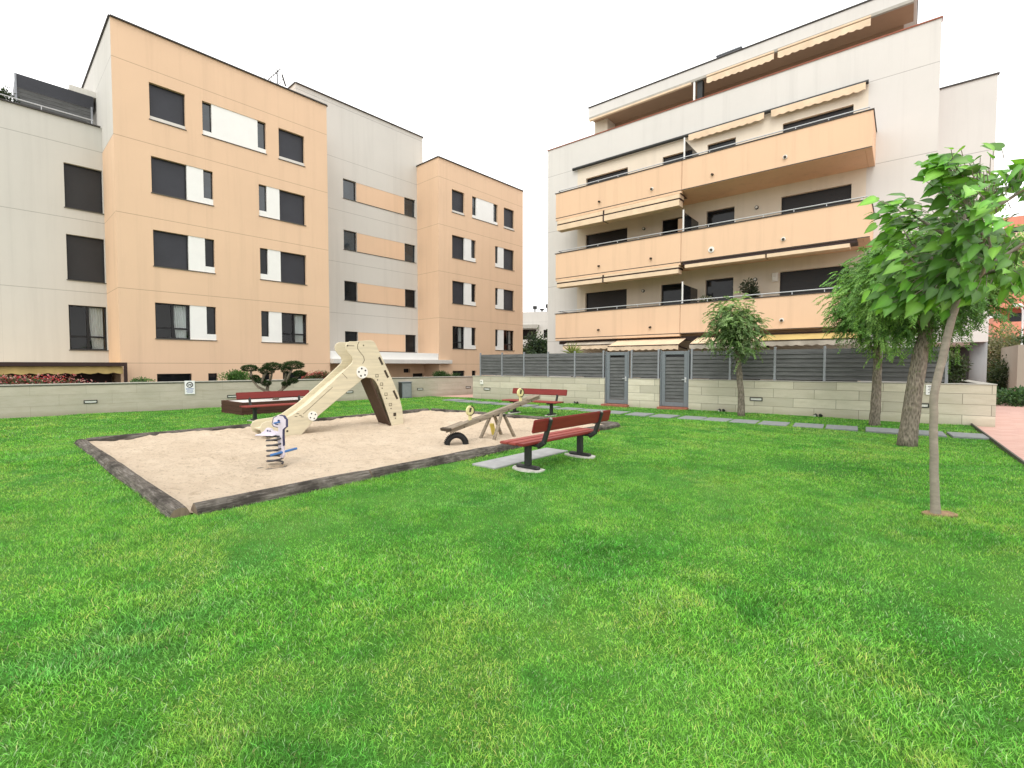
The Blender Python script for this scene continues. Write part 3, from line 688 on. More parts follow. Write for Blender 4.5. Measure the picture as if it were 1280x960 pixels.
for a, c_ in ((5.95, 8.8), (8.95, 12.2)):
    aw = MB().box(a, c_, 3.84, 3.98, 15.26, 15.33).build('awning', M['awning'], RB); valance(aw, a, c_, 3.86, 14.98, 15.22, M['awning'], .28, .05)
MB().box(6.2, 7.25, 4.6, 6.0, 16.02, 16.45).box(6.15, 7.3, 4.55, 6.05, 16.45, 16.5).build('chimney', M['post'], RB)
MB().box(-.4, 13.5, 4.1, 5.49, 15.395, 15.417).build('soffit', M['terracotta_wall'], RB)
# right wing on a round column over a passage
b = MB(); b.box(14.26, 15.75, 3.0, 12, 2.42, 11.36); b.build('wall', M['white_right'], RB)
MB().box(14.25, 15.79, 2.96, 3.1, 11.36, 11.41).build('coping', M['coping'], RB)
b = MB(); b.tube([(15.57, 3.6, -.2), (15.57, 3.6, 2.42)], .23, 24); b.build('column', M['column'], RB, smooth=True)
MB().box(14.27, 15.74, 8.6, 8.8, -.2, 2.41).build('wall', M['interior'], RB)  # dark sheet closing the passage, its deep shade put into the colour

# ------------------------------------------------------------------ garden walls, fence, gates
GW = thing('garden_wall', 'low smooth travertine wall with thin cap in front of the peach block', 'garden wall', (LWO[0], LWO[1], 0), LWR)
MB().box(-16, 26, 0, .3, -.2, .99).build('wall', M['travertine_smooth'], GW)
MB().box(-16, 26, -.02, .33, .992, 1.025).build('cap', M['cap'], GW, bevel=.006); MB().box(-16, 26, -.012, .31, .962, .99).build('cap', M['cap_dark'], GW)
o = MB().box(-16, 26, .35, 2.0, .0, .9).build('soil', M['soil'], None, (LWO[0], LWO[1], 0), LWR); tag(o, kind='structure')
GR = thing('garden_wall', 'low wall of coursed travertine blocks below the grey slat fence', 'garden wall', (RWO[0], RWO[1], 0), RWR)
GA = [(6.93, 7.93), (9.14, 10.20)]
b = MB(); x = 0
for g0, g1 in GA + [(18.0, 18.0)]: b.box(x, g0, 0, .28, -.2, 1.09); x = g1
b.box(17.72, 18.0, .28, 5, -.2, 1.09); b.box(0, .28, .28, 5, -.2, 1.09)
b.build('wall', M['travertine'], GR)
b = MB(); x = -.02
for g0, g1 in GA: b.box(x, g0, -.015, .3, 1.093, 1.12); x = g1
b.box(x, 18.015, -.015, .3, 1.093, 1.12).box(17.70, 18.015, .3, 5, 1.093, 1.12)
b.build('cap', M['cap'], GR, bevel=.005)
o = MB().box(17.1, 17.7, .3, 5, .2, 1.05).build('soil', M['soil'], None, (RWO[0], RWO[1], 0), RWR); tag(o, kind='structure')
FE = thing('slat_fence', 'weathered grey horizontal slat fence with silver posts on the block wall', 'fence', (RWO[0], RWO[1], 0), RWR)
posts = [.41, 1.72, 2.96, 4.23, 5.54, 6.84, 8.02, 9.07, 10.27, 11.54, 12.89, 14.24, 15.6, 17.03]
for i, t in enumerate(posts):
    MB().box(t-.035, t+.035, .07, .14, 1.121, 2.2).build('post', M['post'], FE, bevel=.006)
for i in range(len(posts)-1):
    a, c_ = posts[i]+.04, posts[i+1]-.04
    if c_-a > .9 and i not in (5,) and i != 7:
        b = MB(); z = 1.15
        while z < 2.1:
            tl = random.uniform(-.006, .006); h = .150; y_ = .075+tl
            b.hexa([(a, y_, z), (c_, y_, z), (c_, y_+.022, z), (a, y_+.022, z), (a, y_+.035, z+h), (c_, y_+.035, z+h), (c_, y_+.057, z+h), (a, y_+.057, z+h)]); z += .136
        b.build('slat_panel', M['slat'], FE)
b = MB(); z = 1.15
while z < 2.1: b.box(17.04, 17.07, .2, 5, z, z+.115); z += .136
b.build('slat_panel', M['slat'], FE)
for i, (a, c_) in enumerate(GA):
    G_ = thing('garden_gate', ('narrow grey blue metal gate with dark slats, the one farther from the small tree', 'narrow grey blue metal gate with dark slats, the one nearer the small tree')[i], 'gate', (*loc2(RWO, RWR, (a+c_)/2, .1), 0), RWR, 'gates in the block wall')
    w2 = (c_-a)/2-.06
    b = MB(); b.box(-w2, -w2+.13, -.03, .03, .12, 2.12).box(w2-.13, w2, -.03, .03, .12, 2.12).box(-w2+.13, w2-.13, -.03, .03, 2.0, 2.12).box(-w2+.13, w2-.13, -.03, .03, .12, .27); b.build('frame', M['gate_metal'], G_, bevel=.008)
    b = MB(); z = .29
    while z < 1.87: b.hexa([(-w2+.13, -.012, z), (w2-.13, -.012, z), (w2-.13, .0, z), (-w2+.13, .0, z), (-w2+.13, .016, z+.128), (w2-.13, .016, z+.128), (w2-.13, .028, z+.128), (-w2+.13, .028, z+.128)]); z += .125
    b.build('slat_panel', M['slat'], G_)
    h = MB(); h.box(w2-.10, w2-.04, -.05, -.03, 1.0, 1.18).tube([(w2-.07, -.05, 1.1), (w2-.07, -.09, 1.1), (w2-.19, -.09, 1.1)], .011, 6); h.build('handle', M['steel'], G_)
    MB().box(-w2-.05, -w2-.005, -.04, .04, .1, 2.16).box(w2+.005, w2+.05, -.04, .04, .1, 2.16).build('jamb', M['gate_metal'], G_)
    o = MB().box(-.54, .54, -.22, .25, -.05, .10).build('door_step', M['brick_red'], None, (*loc2(RWO, RWR, (a+c_)/2, 0), 0), RWR, bevel=.01)
    tag(o, ('red brick step under the gate farther from the small tree', 'red brick step under the gate nearer the small tree')[i], 'step', 'gate steps')

# recessed wall lights, ground spots, signs, boxes
def wall_light(O, rz, t, z, label, wd=.34, hh=.11):
    T = thing('wall_light', label, 'wall light', (*loc2(O, rz, t, 0), z), rz, 'recessed lights in the garden walls')
    b = MB(); a, c_, h, k = -wd/2, wd/2, hh/2, .025
    b.box(a, c_, -.02, .01, h-k, h).box(a, c_, -.02, .01, -h, -h+k).box(a, a+k, -.02, .01, -h+k, h-k).box(c_-k, c_, -.02, .01, -h+k, h-k); b.build('frame', M['dark_metal'], T)
    MB().box(a+k, c_-k, -.008, .008, -h+k, h-k).build('lens', M['lamp_glass'], T)
for t, l in ((2.05, 'black framed light in the smooth wall, leftmost, below the red flowers'), (6.16, 'black framed light in the smooth wall just left of the left red bench'), (10.86, 'black framed light in the smooth wall seen under the slide ramp'), (14.55, 'black framed light in the smooth wall right of the utility box'), (17.6, 'black framed light in the pink end of the smooth wall')):
    wall_light(LWO, LWR, t, .42, l)
for t, l in ((.9, 'black framed light at the left end of the block wall'), (12.38, 'black framed light in the block wall right of the small tree'), (16.5, 'black framed light in the block wall between the two rightmost trunks')):
    wall_light(RWO, RWR, t, .5, l, .38, .12)
for t, l in ((5.7, 'small black ground spotlight left of the first gate'), (11.32, 'small black ground spotlight beside the small tree'), (14.1, 'small black ground spotlight left of the rough barked trees')):
    T = thing('ground_spotlight', l, 'spotlight', (*loc2(RWO, RWR, t, -.12), .02), RWR, 'ground spotlights along the block wall')
    b = MB(); b.tube([(-.06, -.02, .05), (-.03, .03, .08)], [.05, .045], 10).tube([(0, 0, -.05), (0, 0, .05)], .015, 6).tube([(.10, -.02, .05), (.07, .03, .08)], [.05, .045], 10); b.build('housing', M['dark_metal'], T)
    MB().tube([(-.063, -.025, .048), (-.061, -.022, .049)], .04, 10).build('lens', M['lamp_glass'], T)
SG = thing('notice_sign', 'white notice with a black ring pictogram on the smooth wall', 'sign', (*loc2(LWO, LWR, 4.79, 0), 0), LWR)
MB().box(-.155, .155, -.035, -.02, .56, 1.05).build('board', M['sign_white'], SG)
b = MB(); b.ring((0, .90), .075, .105, -.038, -.0355, 28); b.beam((-.065, -.0372, .965), (.065, -.0372, .835), .002, .022, up=(0, 1, 0))
b.prism([(-.05, .895), (-.03, .92), (.0, .915), (.035, .92), (.05, .945), (.06, .93), (.045, .90), (.045, .86), (.032, .86), (.03, .89), (-.03, .885), (-.035, .86), (-.048, .86)], -.0376, -.0358)
b.build('pictogram', M['sign_black'], SG)
b = MB(); b.box(-.12, .12, -.0375, -.0355, .735, .765)
for zz, w_ in ((.69, .10), (.65, .11), (.61, .08)): b.box(-w_, w_, -.0372, -.0355, zz, zz+.014)
b.build('lettering', M['sign_blue'], SG)
S2 = thing('notice_sign', 'small white notice on the block wall left of the pale trunk', 'sign', (*loc2(RWO, RWR, 16.72, 0), 0), RWR)
MB().box(-.11, .11, -.03, -.0, .80, 1.07).build('board', M['sign_white'], S2)
b = MB()
for zz, a_, c_ in ((1.02, -.07, .05), (.98, -.05, .07), (.93, -.07, .02), (.89, -.03, .06), (.85, -.06, .05)): b.box(a_, c_, -.0325, -.0305, zz, zz+.015)
b.build('lettering', M['sign_black'], S2)
IC = thing('intercom_box', 'small white intercom box at the left end of the block wall', 'intercom', (*loc2(RWO, RWR, .58, 0), .8), RWR)
MB().box(-.09, .09, -.05, 0, -.09, .12).build('housing', M['white_plastic'], IC, bevel=.01); MB().box(-.05, .05, -.055, -.0505, .02, .08).build('grille', M['cap'], IC)
UB = thing('utility_box', 'upright grey metal utility box against the smooth wall', 'utility box', (*loc2(LWO, LWR, 13.62, 0), 0), LWR)
MB().box(-.27, .27, -.30, -.005, .0, .78).build('body', M['gate_metal'], UB, bevel=.012); MB().box(-.22, .22, -.312, -.301, .08, .72).build('door', M['post'], UB, bevel=.004); MB().box(-.30, .30, -.33, 0, .781, .82).build('lid', M['gate_metal'], UB, bevel=.008); MB().box(-.29, -.27, -.30, -.01, .0, .78).build('side_panel', M['dark_metal'], UB)

# ------------------------------------------------------------------ benches
def make_bench():
    T = thing('park_bench', '', 'bench', (0, 0, 0), 0, 'red slatted benches around the sandpit')
    L = 2.15
    for y0_, y1_, m_ in ((-.27, -.115, 'bench_top'), (-.10, .055, 'bench_top'), (.07, .20, 'bench_red')):
        MB().box(-L/2, L/2, y0_, y1_, .405, .445).build('seat_plank', M[m_], T, bevel=.012, seg=2)
    b = MB(); s, c_ = math.sin(R(14)), math.cos(R(14))
    def bk(x, u, v): return (x, .335 + u*s + v*c_, .62 + u*c_ - v*s)
    b.hexa([bk(-L/2, 0, 0), bk(L/2, 0, 0), bk(L/2, 0, .042), bk(-L/2, 0, .042), bk(-L/2, .20, 0), bk(L/2, .20, 0), bk(L/2, .20, .042), bk(-L/2, .20, .042)])
    b.build('backrest', M['bench_red'], T, bevel=.014, seg=2)
    for x in (-.725, .725):
        f = MB().box(x-.045, x+.045, -.04, .05, .05, .365).build('leg', M['dark_metal'], T, bevel=.008)
        MB().box(x-.05, x+.05, -.21, .22, .012, .062).build('foot_plate', M['dark_metal'], f, bevel=.02)
        MB().box(x-.04, x+.04, -.25, .24, .362, .403).build('seat_bracket', M['dark_metal'], f, bevel=.006)
        a = MB(); a.beam((x, .19, .36), (x, .325, .45), .07, .06, up=(1, 0, 0)).beam((x, .30, .42), (x, .43, .80), .07, .05, up=(1, 0, 0)); a.build('back_arm', M['dark_metal'], f, bevel=.008)
        MB().beam((x, .413, .735), (x, .44, .815), .036, .012, up=(1, 0, 0)).build('back_strap', M['cap'], f)
        p = MB(); n = 14
        p.prism_z([(x + (.17*math.cos(2*math.pi*k/n))*random.uniform(.85, 1.1), .30*math.sin(2*math.pi*k/n)*random.uniform(.9, 1.08)) for k in range(n)], -.05, .012); p.build('footing', M['concrete'], f)
    return T
BN = make_bench()
def put(o, c, d, label):
    o.location = (c[0], c[1], .02); o.rotation_euler = (0, 0, math.atan2(d[1], d[0])); o['label'] = label
# local +y is the back of the bench
put(BN, (.715, 7.88), (-.653, -.757), 'nearest red bench, seen from behind, beside the pale concrete slab')
b2 = copy_tree(BN); put(b2, (.665, 15.73), (.804, -.595), 'red bench beyond the seesaw, facing the lawn in front of the block wall')
b3 = copy_tree(BN); put(b3, (-6.87, 14.31), (.652, .758), 'red bench half hidden by the slide, in front of the pine planter')
# ------------------------------------------------------------------ slabs
def slab(c, rz, lx, ly, z, mat, name, label, group=None, cat='paving slab'):
    b = MB().box(-lx/2, lx/2, -ly/2, ly/2, -.05, 0).build(name, M[mat], None, (c[0], c[1], z), rz, bevel=.008)
    return tag(b, label, cat, group)
slab((.20, 8.27), math.atan2(.757, .653), 2.0, .50, .035, 'slab_light', 'concrete_slab', 'pale concrete slab in the grass under the nearest bench', None)
steps = [(3.47, 16.07), (4.10, 15.45), (4.72, 14.90), (5.38, 14.35), (5.92, 13.88), (6.48, 13.42), (7.07, 12.98), (7.71, 12.52), (8.29, 12.10), (8.95, 11.62), (9.60, 11.16), (10.19, 10.74)]
sl_ = ['flat stepping stone farthest along the row by the first gate', 'stepping stone second along the row past the first gate', 'stepping stone in front of the second gate', 'stepping stone just past the second gate', 'stepping stone left of the small tree', 'stepping stone in front of the small tree', 'stepping stone just right of the small tree', 'stepping stone midway between the small tree and the rough trunks', 'stepping stone next before the far rough trunk', 'stepping stone in front of the far rough trunk', 'stepping stone half hidden behind the pale trunk', 'stepping stone nearest the pink path']
for c_, l in zip(steps, sl_): slab(c_, RWR + random.uniform(-.05, .05), .66 if c_ != steps[-1] else .62, .86, .056, 'slab', 'stepping_stone', l, 'stepping stones crossing the lawn')
back_steps = [(-2.6, 21.9), (-1.9, 21.0), (-1.1, 20.3), (-.3, 19.6), (.5, 18.9), (1.3, 18.15), (2.1, 17.4), (2.8, 16.7)]
bl_ = ['stepping stone nearest the gap between the two garden walls', 'second stepping stone from the gap between the garden walls', 'third stepping stone from the gap between the garden walls', 'fourth stepping stone from the gap, left of the far bench', 'stepping stone behind the left end of the far bench', 'stepping stone behind the middle of the far bench', 'stepping stone behind the right end of the far bench', 'stepping stone right of the far bench before the first gate']
for c_, l in zip(back_steps, bl_): slab(c_, RWR + random.uniform(-.05, .05), .80, .80, .056, 'slab', 'stepping_stone', l, 'stepping stones crossing the lawn')

# ------------------------------------------------------------------ slide
SLD = thing('playground_slide', 'beige plywood slide with white bolt discs standing in the sandpit', 'slide', (-5.37, 10.57, .0), math.atan2(.72, .69))
out = [(-.16,.24),(-.11,.34),(-.02,.375),(.12,.385),(.32,.40),(.52,.47),(.9,.71),(1.49,1.2),(2.02,1.67),(2.04,1.74),(2.01,1.82),(1.93,1.90),(1.86,1.99),(1.85,2.09),(1.89,2.16),(1.97,2.20),(2.10,2.205),(2.21,2.21),(2.30,2.225),(2.39,2.235),(2.53,2.25),(2.61,2.23),(2.67,2.17),(2.74,2.04),(3.11,1.34),(3.36,.81),(3.46,.45),(3.51,-.03),(3.15,-.03),(3.07,.18),(2.9,.67),(2.75,1.05),(2.68,1.17),(2.62,1.24),(2.55,1.28),(2.4,1.3),(2.3,1.27),(2.18,1.17),(1.71,.84),(1.1,.38),(.71,-.03),(.37,-.03),(-.01,.05),(-.12,.12)]
for yy in (0, .56): MB().prism(out, yy, yy+.035).build('side_panel', M['ply'], SLD, normals=True, bevel=.006)
b = MB(); ch = [(-.08, .2), (.3, .24), (.55, .34), (.95, .62), (1.5, 1.07), (2.05, 1.5), (2.35, 1.58), (2.6, 1.58)]
for (x0, z0), (x1, z1) in zip(ch[:-1], ch[1:]): b.hexa([(x0, .036, z0-.03), (x1, .036, z1-.03), (x1, .559, z1-.03), (x0, .559, z0-.03), (x0, .036, z0), (x1, .036, z1), (x1, .559, z1), (x0, .559, z0)])
b.build('chute', M['ply'], SLD)
b = MB(); P0, P1 = (3.10, -.03), (2.52, 1.255); b.hexa([(P1[0], .036, P1[1]), (P0[0], .036, P0[1]), (P0[0], .559, P0[1]), (P1[0], .559, P1[1]), (P1[0]+.03, .036, P1[1]+.015), (P0[0]+.03, .036, P0[1]+.015), (P0[0]+.03, .559, P0[1]+.015), (P1[0]+.03, .559, P1[1]+.015)]); b.build('back_board', M['ply_dark'], SLD, normals=True)
b = MB(); b.hexa([(3.42, .036, -.02), (3.45, .036, -.02), (3.45, .559, -.02), (3.42, .559, -.02), (2.66, .036, 2.0), (2.69, .036, 2.0), (2.69, .559, 2.0), (2.66, .559, 2.0)]); b.build('climbing_board', M['ply'], SLD, normals=True)
def disc_bolts(c, r, holes, nm):
    D = MB().disc(c, r, -.022, -.001, 24).build(nm, M['white_plastic'], SLD)
    b = MB()
    for k in range(holes): a = 2*math.pi*k/holes+.5; b.disc((c[0]+r*.62*math.cos(a), c[1]+r*.62*math.sin(a)), r*.15, -.026, -.0225, 10)
    b.build('bolt_holes', M['black'], D)
disc_bolts((2.28, 1.43), .155, 5, 'bolt_disc'); disc_bolts((1.0, .42), .11, 4, 'bolt_disc')
b = MB()
for x, z in ((2.70, 1.32), (2.83, 1.10), (2.96, .83), (3.09, .55), (3.22, .28)):
    b.box(x-.04, x+.045, -.004, -.001, z-.02, z-.008).box(x-.04, x+.045, -.004, -.001, z+.045, z+.055).box(x-.04, x-.03, -.004, -.001, z-.02, z+.05).box(x+.035, x+.045, -.004, -.001, z-.02, z+.05).disc((x+.02, z-.09), .018, -.004, -.001, 8)
b.box(3.19, 3.26, -.004, -.001, .25, .34); b.box(1.90, 2.08, -.003, -.001, 2.085, 2.098).disc((1.90, 2.09), .02, -.004, -.001, 8).disc((2.33, 2.11), .02, -.004, -.001, 8).disc((.42, .12), .025, -.004, -.001, 8)
pts = [(2.21, 2.2), (2.17, 2.12), (2.17, 2.02), (2.24, 1.93), (2.33, 1.83), (2.35, 1.73), (2.30, 1.65)]
for (x0, z0), (x1, z1) in zip(pts[:-1], pts[1:]): b.beam((x0, -.002, z0), (x1, -.002, z1), .002, .014, up=(0, 1, 0)) if False else b.prism([(x0-.007, z0), (x0+.007, z0), (x1+.007, z1), (x1-.007, z1)], -.003, -.001)
for p0, p1 in (((.78, .48), (1.5, 1.08)), ((1.75, 1.42), (1.88, 1.28))):
    b.prism([(p0[0], p0[1]-.006), (p1[0], p1[1]-.006), (p1[0], p1[1]+.006), (p0[0], p0[1]+.006)], -.003, -.001)
for x, z in ((.66, .5), (.72, .46), (.62, .44), (.76, .42)): b.prism([(x-.03, z-.006), (x+.03, z-.012), (x+.03, z), (x-.03, z+.008)], -.003, -.001)
b.build('markings', M['ply_edge'], SLD)
b = MB()
for x, z, l in ((2.84, 1.76, .22), (3.0, 1.42, .22), (3.27, .86, .26)):
    d = Vector((.46, -.89)); n = Vector((.89, .46)); c_ = Vector((x-.02, z-.04))
    b.prism([tuple(c_-d*l/2-n*.03), tuple(c_+d*l/2-n*.03), tuple(c_+d*l/2+n*.03), tuple(c_-d*l/2+n*.03)], -.004, -.001)
b.build('grip_slots', M['ply_edge'], SLD)

# ------------------------------------------------------------------ spring rider
SR = thing('spring_rider', 'lilac animal shaped spring rider with blue footrest on a grey coil', 'spring rider', (-3.80, 7.70, .0), math.atan2(-.1, 1))
b = MB(); pts = [(.115*math.cos(t), .115*math.sin(t), .03+.43*t/(2*math.pi*5.2)) for t in np.linspace(0, 2*math.pi*5.2, 110)]
b.tube(pts, .0155, 8).build('spring', M['spring'], SR, smooth=True)
MB().tube([(0, 0, -.03), (0, 0, .02)], .12, 16).build('base_plate', M['sand'], SR); MB().box(-.10, .10, -.09, .09, .465, .485).build('top_plate', M['dark_metal'], SR)
sp = [(-.215,.50),(-.12,.495),(.04,.485),(.06,.40),(.07,.25),(.10,.13),(.14,.12),(.165,.17),(.155,.32),(.15,.46),(.155,.58),(.20,.62),(.20,.75),(.165,.80),(.10,.81),(.06,.80),(.0,.77),(-.025,.67),(.0,.63),(.07,.615),(.075,.545),(-.02,.56),(-.06,.60),(-.13,.605),(-.17,.55),(-.21,.535)]
MB().prism(sp, -.025, .025).build('body', M['lilac'], SR, normals=True, bevel=.006)
b = MB()
for i in range(len(sp)):
    if i in (15, 16, 17, 18, 12, 11, 13, 8, 9, 10, 0, 1): b.beam((sp[i][0], 0, sp[i][1]), (sp[(i+1) % len(sp)][0], 0, sp[(i+1) % len(sp)][1]), .056, .014, up=(0, 1, 0)) if False else b.beam((sp[i][0], 0, sp[i][1]), (sp[(i+1) % len(sp)][0], 0, sp[(i+1) % len(sp)][1]), .054, .009)
b.build('edge_trim', M['navy'], SR)
b = MB(); b.disc((-.10, .56), .014, -.03, -.0255, 10).disc((-.06, .555), .012, -.03, -.0255, 10).disc((.09, .72), .02, -.03, -.0255, 12).prism([(.03, .66), (.08, .655), (.08, .672), (.03, .672)], -.03, -.0255); b.build('eye', M['navy'], SR)
b = MB(); b.tube([(.05, -.20, .20), (.24, .22, .24)], .02, 10); b.build('footrest', M['blue'], SR)
b = MB(); b.tube([(.10, -.17, .70), (.10, .17, .70)], .014, 8); b.build('handlebar', M['blue'], SR)
b = MB(); b.box(-.26, .05, -.12, .12, .487, .507); b.build('seat', M['lilac'], SR, bevel=.008)

# ------------------------------------------------------------------ seesaw
SS = thing('seesaw', 'worn wooden seesaw with round yellow grips, its low end over a half tyre', 'seesaw', (-.33, 10.62, 0), math.atan2(1.0, .93))
a_ = math.asin(.27/1.39); cx, sx_ = math.cos(a_), math.sin(a_)
def sw(u, y, v): return (u*cx - v*sx_, y, .56 + u*sx_ + v*cx)
for yy in (-.075, .045):
    b = MB(); b.hexa([sw(-1.42, yy, -.035), sw(1.42, yy, -.035), sw(1.42, yy+.03, -.035), sw(-1.42, yy+.03, -.035), sw(-1.42, yy, .05), sw(1.42, yy, .05), sw(1.42, yy+.03, .05), sw(-1.42, yy+.03, .05)]); b.build('beam', M['old_wood'], SS, bevel=.008)
b = MB()
for u0, u1 in ((-1.40, -.95), (.95, 1.40)): b.hexa([sw(u0, -.12, .051), sw(u1, -.12, .051), sw(u1, .12, .051), sw(u0, .12, .051), sw(u0, -.12, .075), sw(u1, -.12, .075), sw(u1, .12, .075), sw(u0, .12, .075)])
b.hexa([sw(-.95, -.06, .051), sw(.95, -.06, .051), sw(.95, .06, .051), sw(-.95, .06, .051), sw(-.95, -.06, .066), sw(.95, -.06, .066), sw(.95, .06, .066), sw(-.95, .06, .066)])
b.build('seat', M['old_wood'], SS, bevel=.006)
b = MB(); b.hexa([sw(-1.50, -.13, .03), sw(-1.425, -.13, .03), sw(-1.425, .13, .03), sw(-1.50, .13, .03), sw(-1.50, -.13, .085), sw(-1.425, -.13, .085), sw(-1.425, .13, .085), sw(-1.50, .13, .085)]); b.build('end_block', M['ply_edge'], SS)
b = MB()
for u in (-1.05, -.6, -.2, .3, .7, 1.1):
    p = sw(u, -.078, -.01); b.disc((p[0], p[2]), .018, -.082, -.0755, 8)
b.build('bolts', M['ply_edge'], SS)
for u in (-.80, .80):
    p = sw(u, 0, .07)
    g = MB().box(p[0]-.03, p[0]+.03, -.02, .02, p[2]-.02, p[2]+.12).build('grip_post', M['yellow_pale'], SS)
    MB().disc((p[0], p[2]+.19), .105, -.022, .022, 20).build('grip_disc', M['yellow_pale'], g, bevel=.006)
    b = MB(); b.ring((p[0], p[2]+.19), .085, .105, -.028, .028, 20, a0=-1.9, a1=1.5).prism([(p[0]-.03, p[2]+.25), (p[0]+.03, p[2]+.25), (p[0]-.0, p[2]+.16), (p[0]-.045, p[2]+.16)], -.026, -.0225); b.build('grip_trim', M['ply_edge'], g)
for sgn in (-1, 1):
    for yy in (-.17, .14):
        MB().beam((sgn*.36, yy*1.35, -.05), (sgn*.03, yy, .55), .05, .07, up=(0, 1, 0)).build('leg', M['old_wood'], SS, bevel=.006)
MB().tube([(0, -.24, .52), (0, .22, .52)], .03, 10).build('axle', M['dark_metal'], SS); MB().beam((.12, .2, .0), (.03, .2, .3), .05, .09, up=(0, 1, 0)).build('bracket', M['yellow'], SS)
# half buried tyre
TY = thing('buried_tyre', 'black car tyre half buried in the sand under the low end of the seesaw', 'tyre', (-1.13, 9.76, 0), math.atan2(.25, 1))
b = MB(); n, k = 30, 12
for i in range(n+1):
    t = math.pi*(-.12+1.24*i/n)
    for j in range(k):
        a = 2*math.pi*j/k; rr = .185+.062*math.cos(a)*(1 if abs(math.cos(a)) < .8 else .92); yy = .085*math.sin(a)*(1.1 if abs(math.sin(a)) < .9 else 1)
        b.v.append((rr*math.cos(t), yy, rr*math.sin(t)))
for i in range(n):
    for j in range(k): b.f.append((i*k+j, i*k+(j+1) % k, (i+1)*k+(j+1) % k, (i+1)*k+j)); b.m.append(0)
b.build('tread', M['black'], TY, smooth=True, normals=True)
b = MB()
for i in range(26):
    t = math.pi*(-.08+1.16*i/25); c0, s0_ = math.cos(t), math.sin(t); b.beam((.246*c0, -.06, .246*s0_), (.246*c0, .06, .246*s0_), .02, .008, up=(c0, 0, s0_))
b.build('lug', M['black'], TY)

# ------------------------------------------------------------------ foliage
def orth(A):
    ref = np.where(np.abs(A[:, 2:3]) > .9, np.array([[1., 0, 0]]), np.array([[0, 0, 1.]]))
    X = np.cross(A, ref); X /= np.linalg.norm(X, axis=1, keepdims=True) + 1e-9; return X
def norm(A): return A / (np.linalg.norm(A, axis=-1, keepdims=True) + 1e-9)
T_DIAMOND = (np.array([(0, 0, 0), (.45, .5, .12), (1, 0, -.06), (.45, -.5, .12)]), [[0, 1, 2], [0, 2, 3]])
def heart_template():
    ol = [(0, 0), (-.07, .12), (-.06, .27), (.04, .41), (.19, .49), (.37, .46), (.55, .35), (.73, .20), (.88, .08), (1, 0)]
    rib = [(0, 0), (.02, 0), (.05, 0), (.12, 0), (.24, 0), (.40, 0), (.57, 0), (.74, 0), (.88, 0), (1, 0)]
    vs, fs = [], []; n = len(ol)
    zc = lambda u, v: .34*abs(v) - .30*u*u - .35*v*v
    for u, v in rib: vs.append((u, 0, zc(u, 0)))
    for sg in (1, -1):
        for u, v in ol: vs.append((u, sg*v, zc(u, v) + .03*math.sin(9*u + sg)))
    for h, sg in ((n, 1), (2*n, -1)):
        for i in range(n-1):
            a, b, c, d = i, i+1, h+i+1, h+i
            f = [a, b, c, d] if sg > 0 else [d, c, b, a]
            if i == 0: f = [b, c, a] if sg > 0 else [a, c, b]
            elif i == n-2: f = [a, b, d] if sg > 0 else [d, b, a]
            fs.append(f)
    return np.array(vs), fs
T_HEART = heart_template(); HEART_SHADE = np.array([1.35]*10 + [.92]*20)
def leaf_mesh(name, P, A, Nn, L, W, col, mat, parent, tmpl=T_DIAMOND, smooth=False, cvar=.18, vshade=None):
    P = np.asarray(P, float); n = len(P); A = norm(np.asarray(A, float)); X = np.cross(A, norm(np.asarray(Nn, float)))
    bad = np.linalg.norm(X, axis=1) < 1e-3; X[bad] = orth(A[bad]); X = norm(X); Z = np.cross(X, A)
    L = np.broadcast_to(L, (n,)); W = np.broadcast_to(W, (n,)); T, fs = tmpl
    V = P[:, None] + A[:, None]*(T[None, :, 0:1]*L[:, None, None]) + X[:, None]*(T[None, :, 1:2]*W[:, None, None]) + Z[:, None]*(T[None, :, 2:3]*W[:, None, None])
    k = len(T); base = (np.arange(n)*k)[:, None]
    tri = [f for f in fs if len(set(f)) == 3]; quad = [f for f in fs if len(set(f)) == 4]; g = []
    if quad: g.append((base[:, :, None] + np.array(quad)[None]).reshape(-1, 4))
    if tri: g.append((base[:, :, None] + np.array([list(dict.fromkeys(f)) for f in tri])[None]).reshape(-1, 3))
    col = np.broadcast_to(np.asarray(col, float), (n, 3)) * (1 + cvar*rng.standard_normal((n, 1)))
    C = np.repeat(np.clip(col, .004, 1), k, axis=0)
    if vshade is not None: C = np.clip(C*np.tile(vshade, n)[:, None], 0, 1)
    return np_mesh(name, V.reshape(-1, 3), g, mat, C, parent, smooth)
def blob(n, c, r, shell=.55):
    d = norm(rng.standard_normal((n, 3))); u = (shell + (1-shell)*rng.random((n, 1)))**.8
    return np.array(c) + d*np.array(r)*u, d
def lump(n, c, r, k, sub=.45, flat=1.0, sd=None):
    """uneven crown: k sub-clumps scattered over an ellipsoid"""
    cs, _ = blob(k, c, np.array(r)*.72, .35); idx = rng.integers(0, k, n); sz = (.6+.8*rng.random(k))*sub
    d = norm(rng.standard_normal((n, 3))); u = (.35+.65*rng.random((n, 1)))
    return cs[idx] + d*u*np.array(r)*sz[idx][:, None]*np.array([1, 1, flat]), d, idx
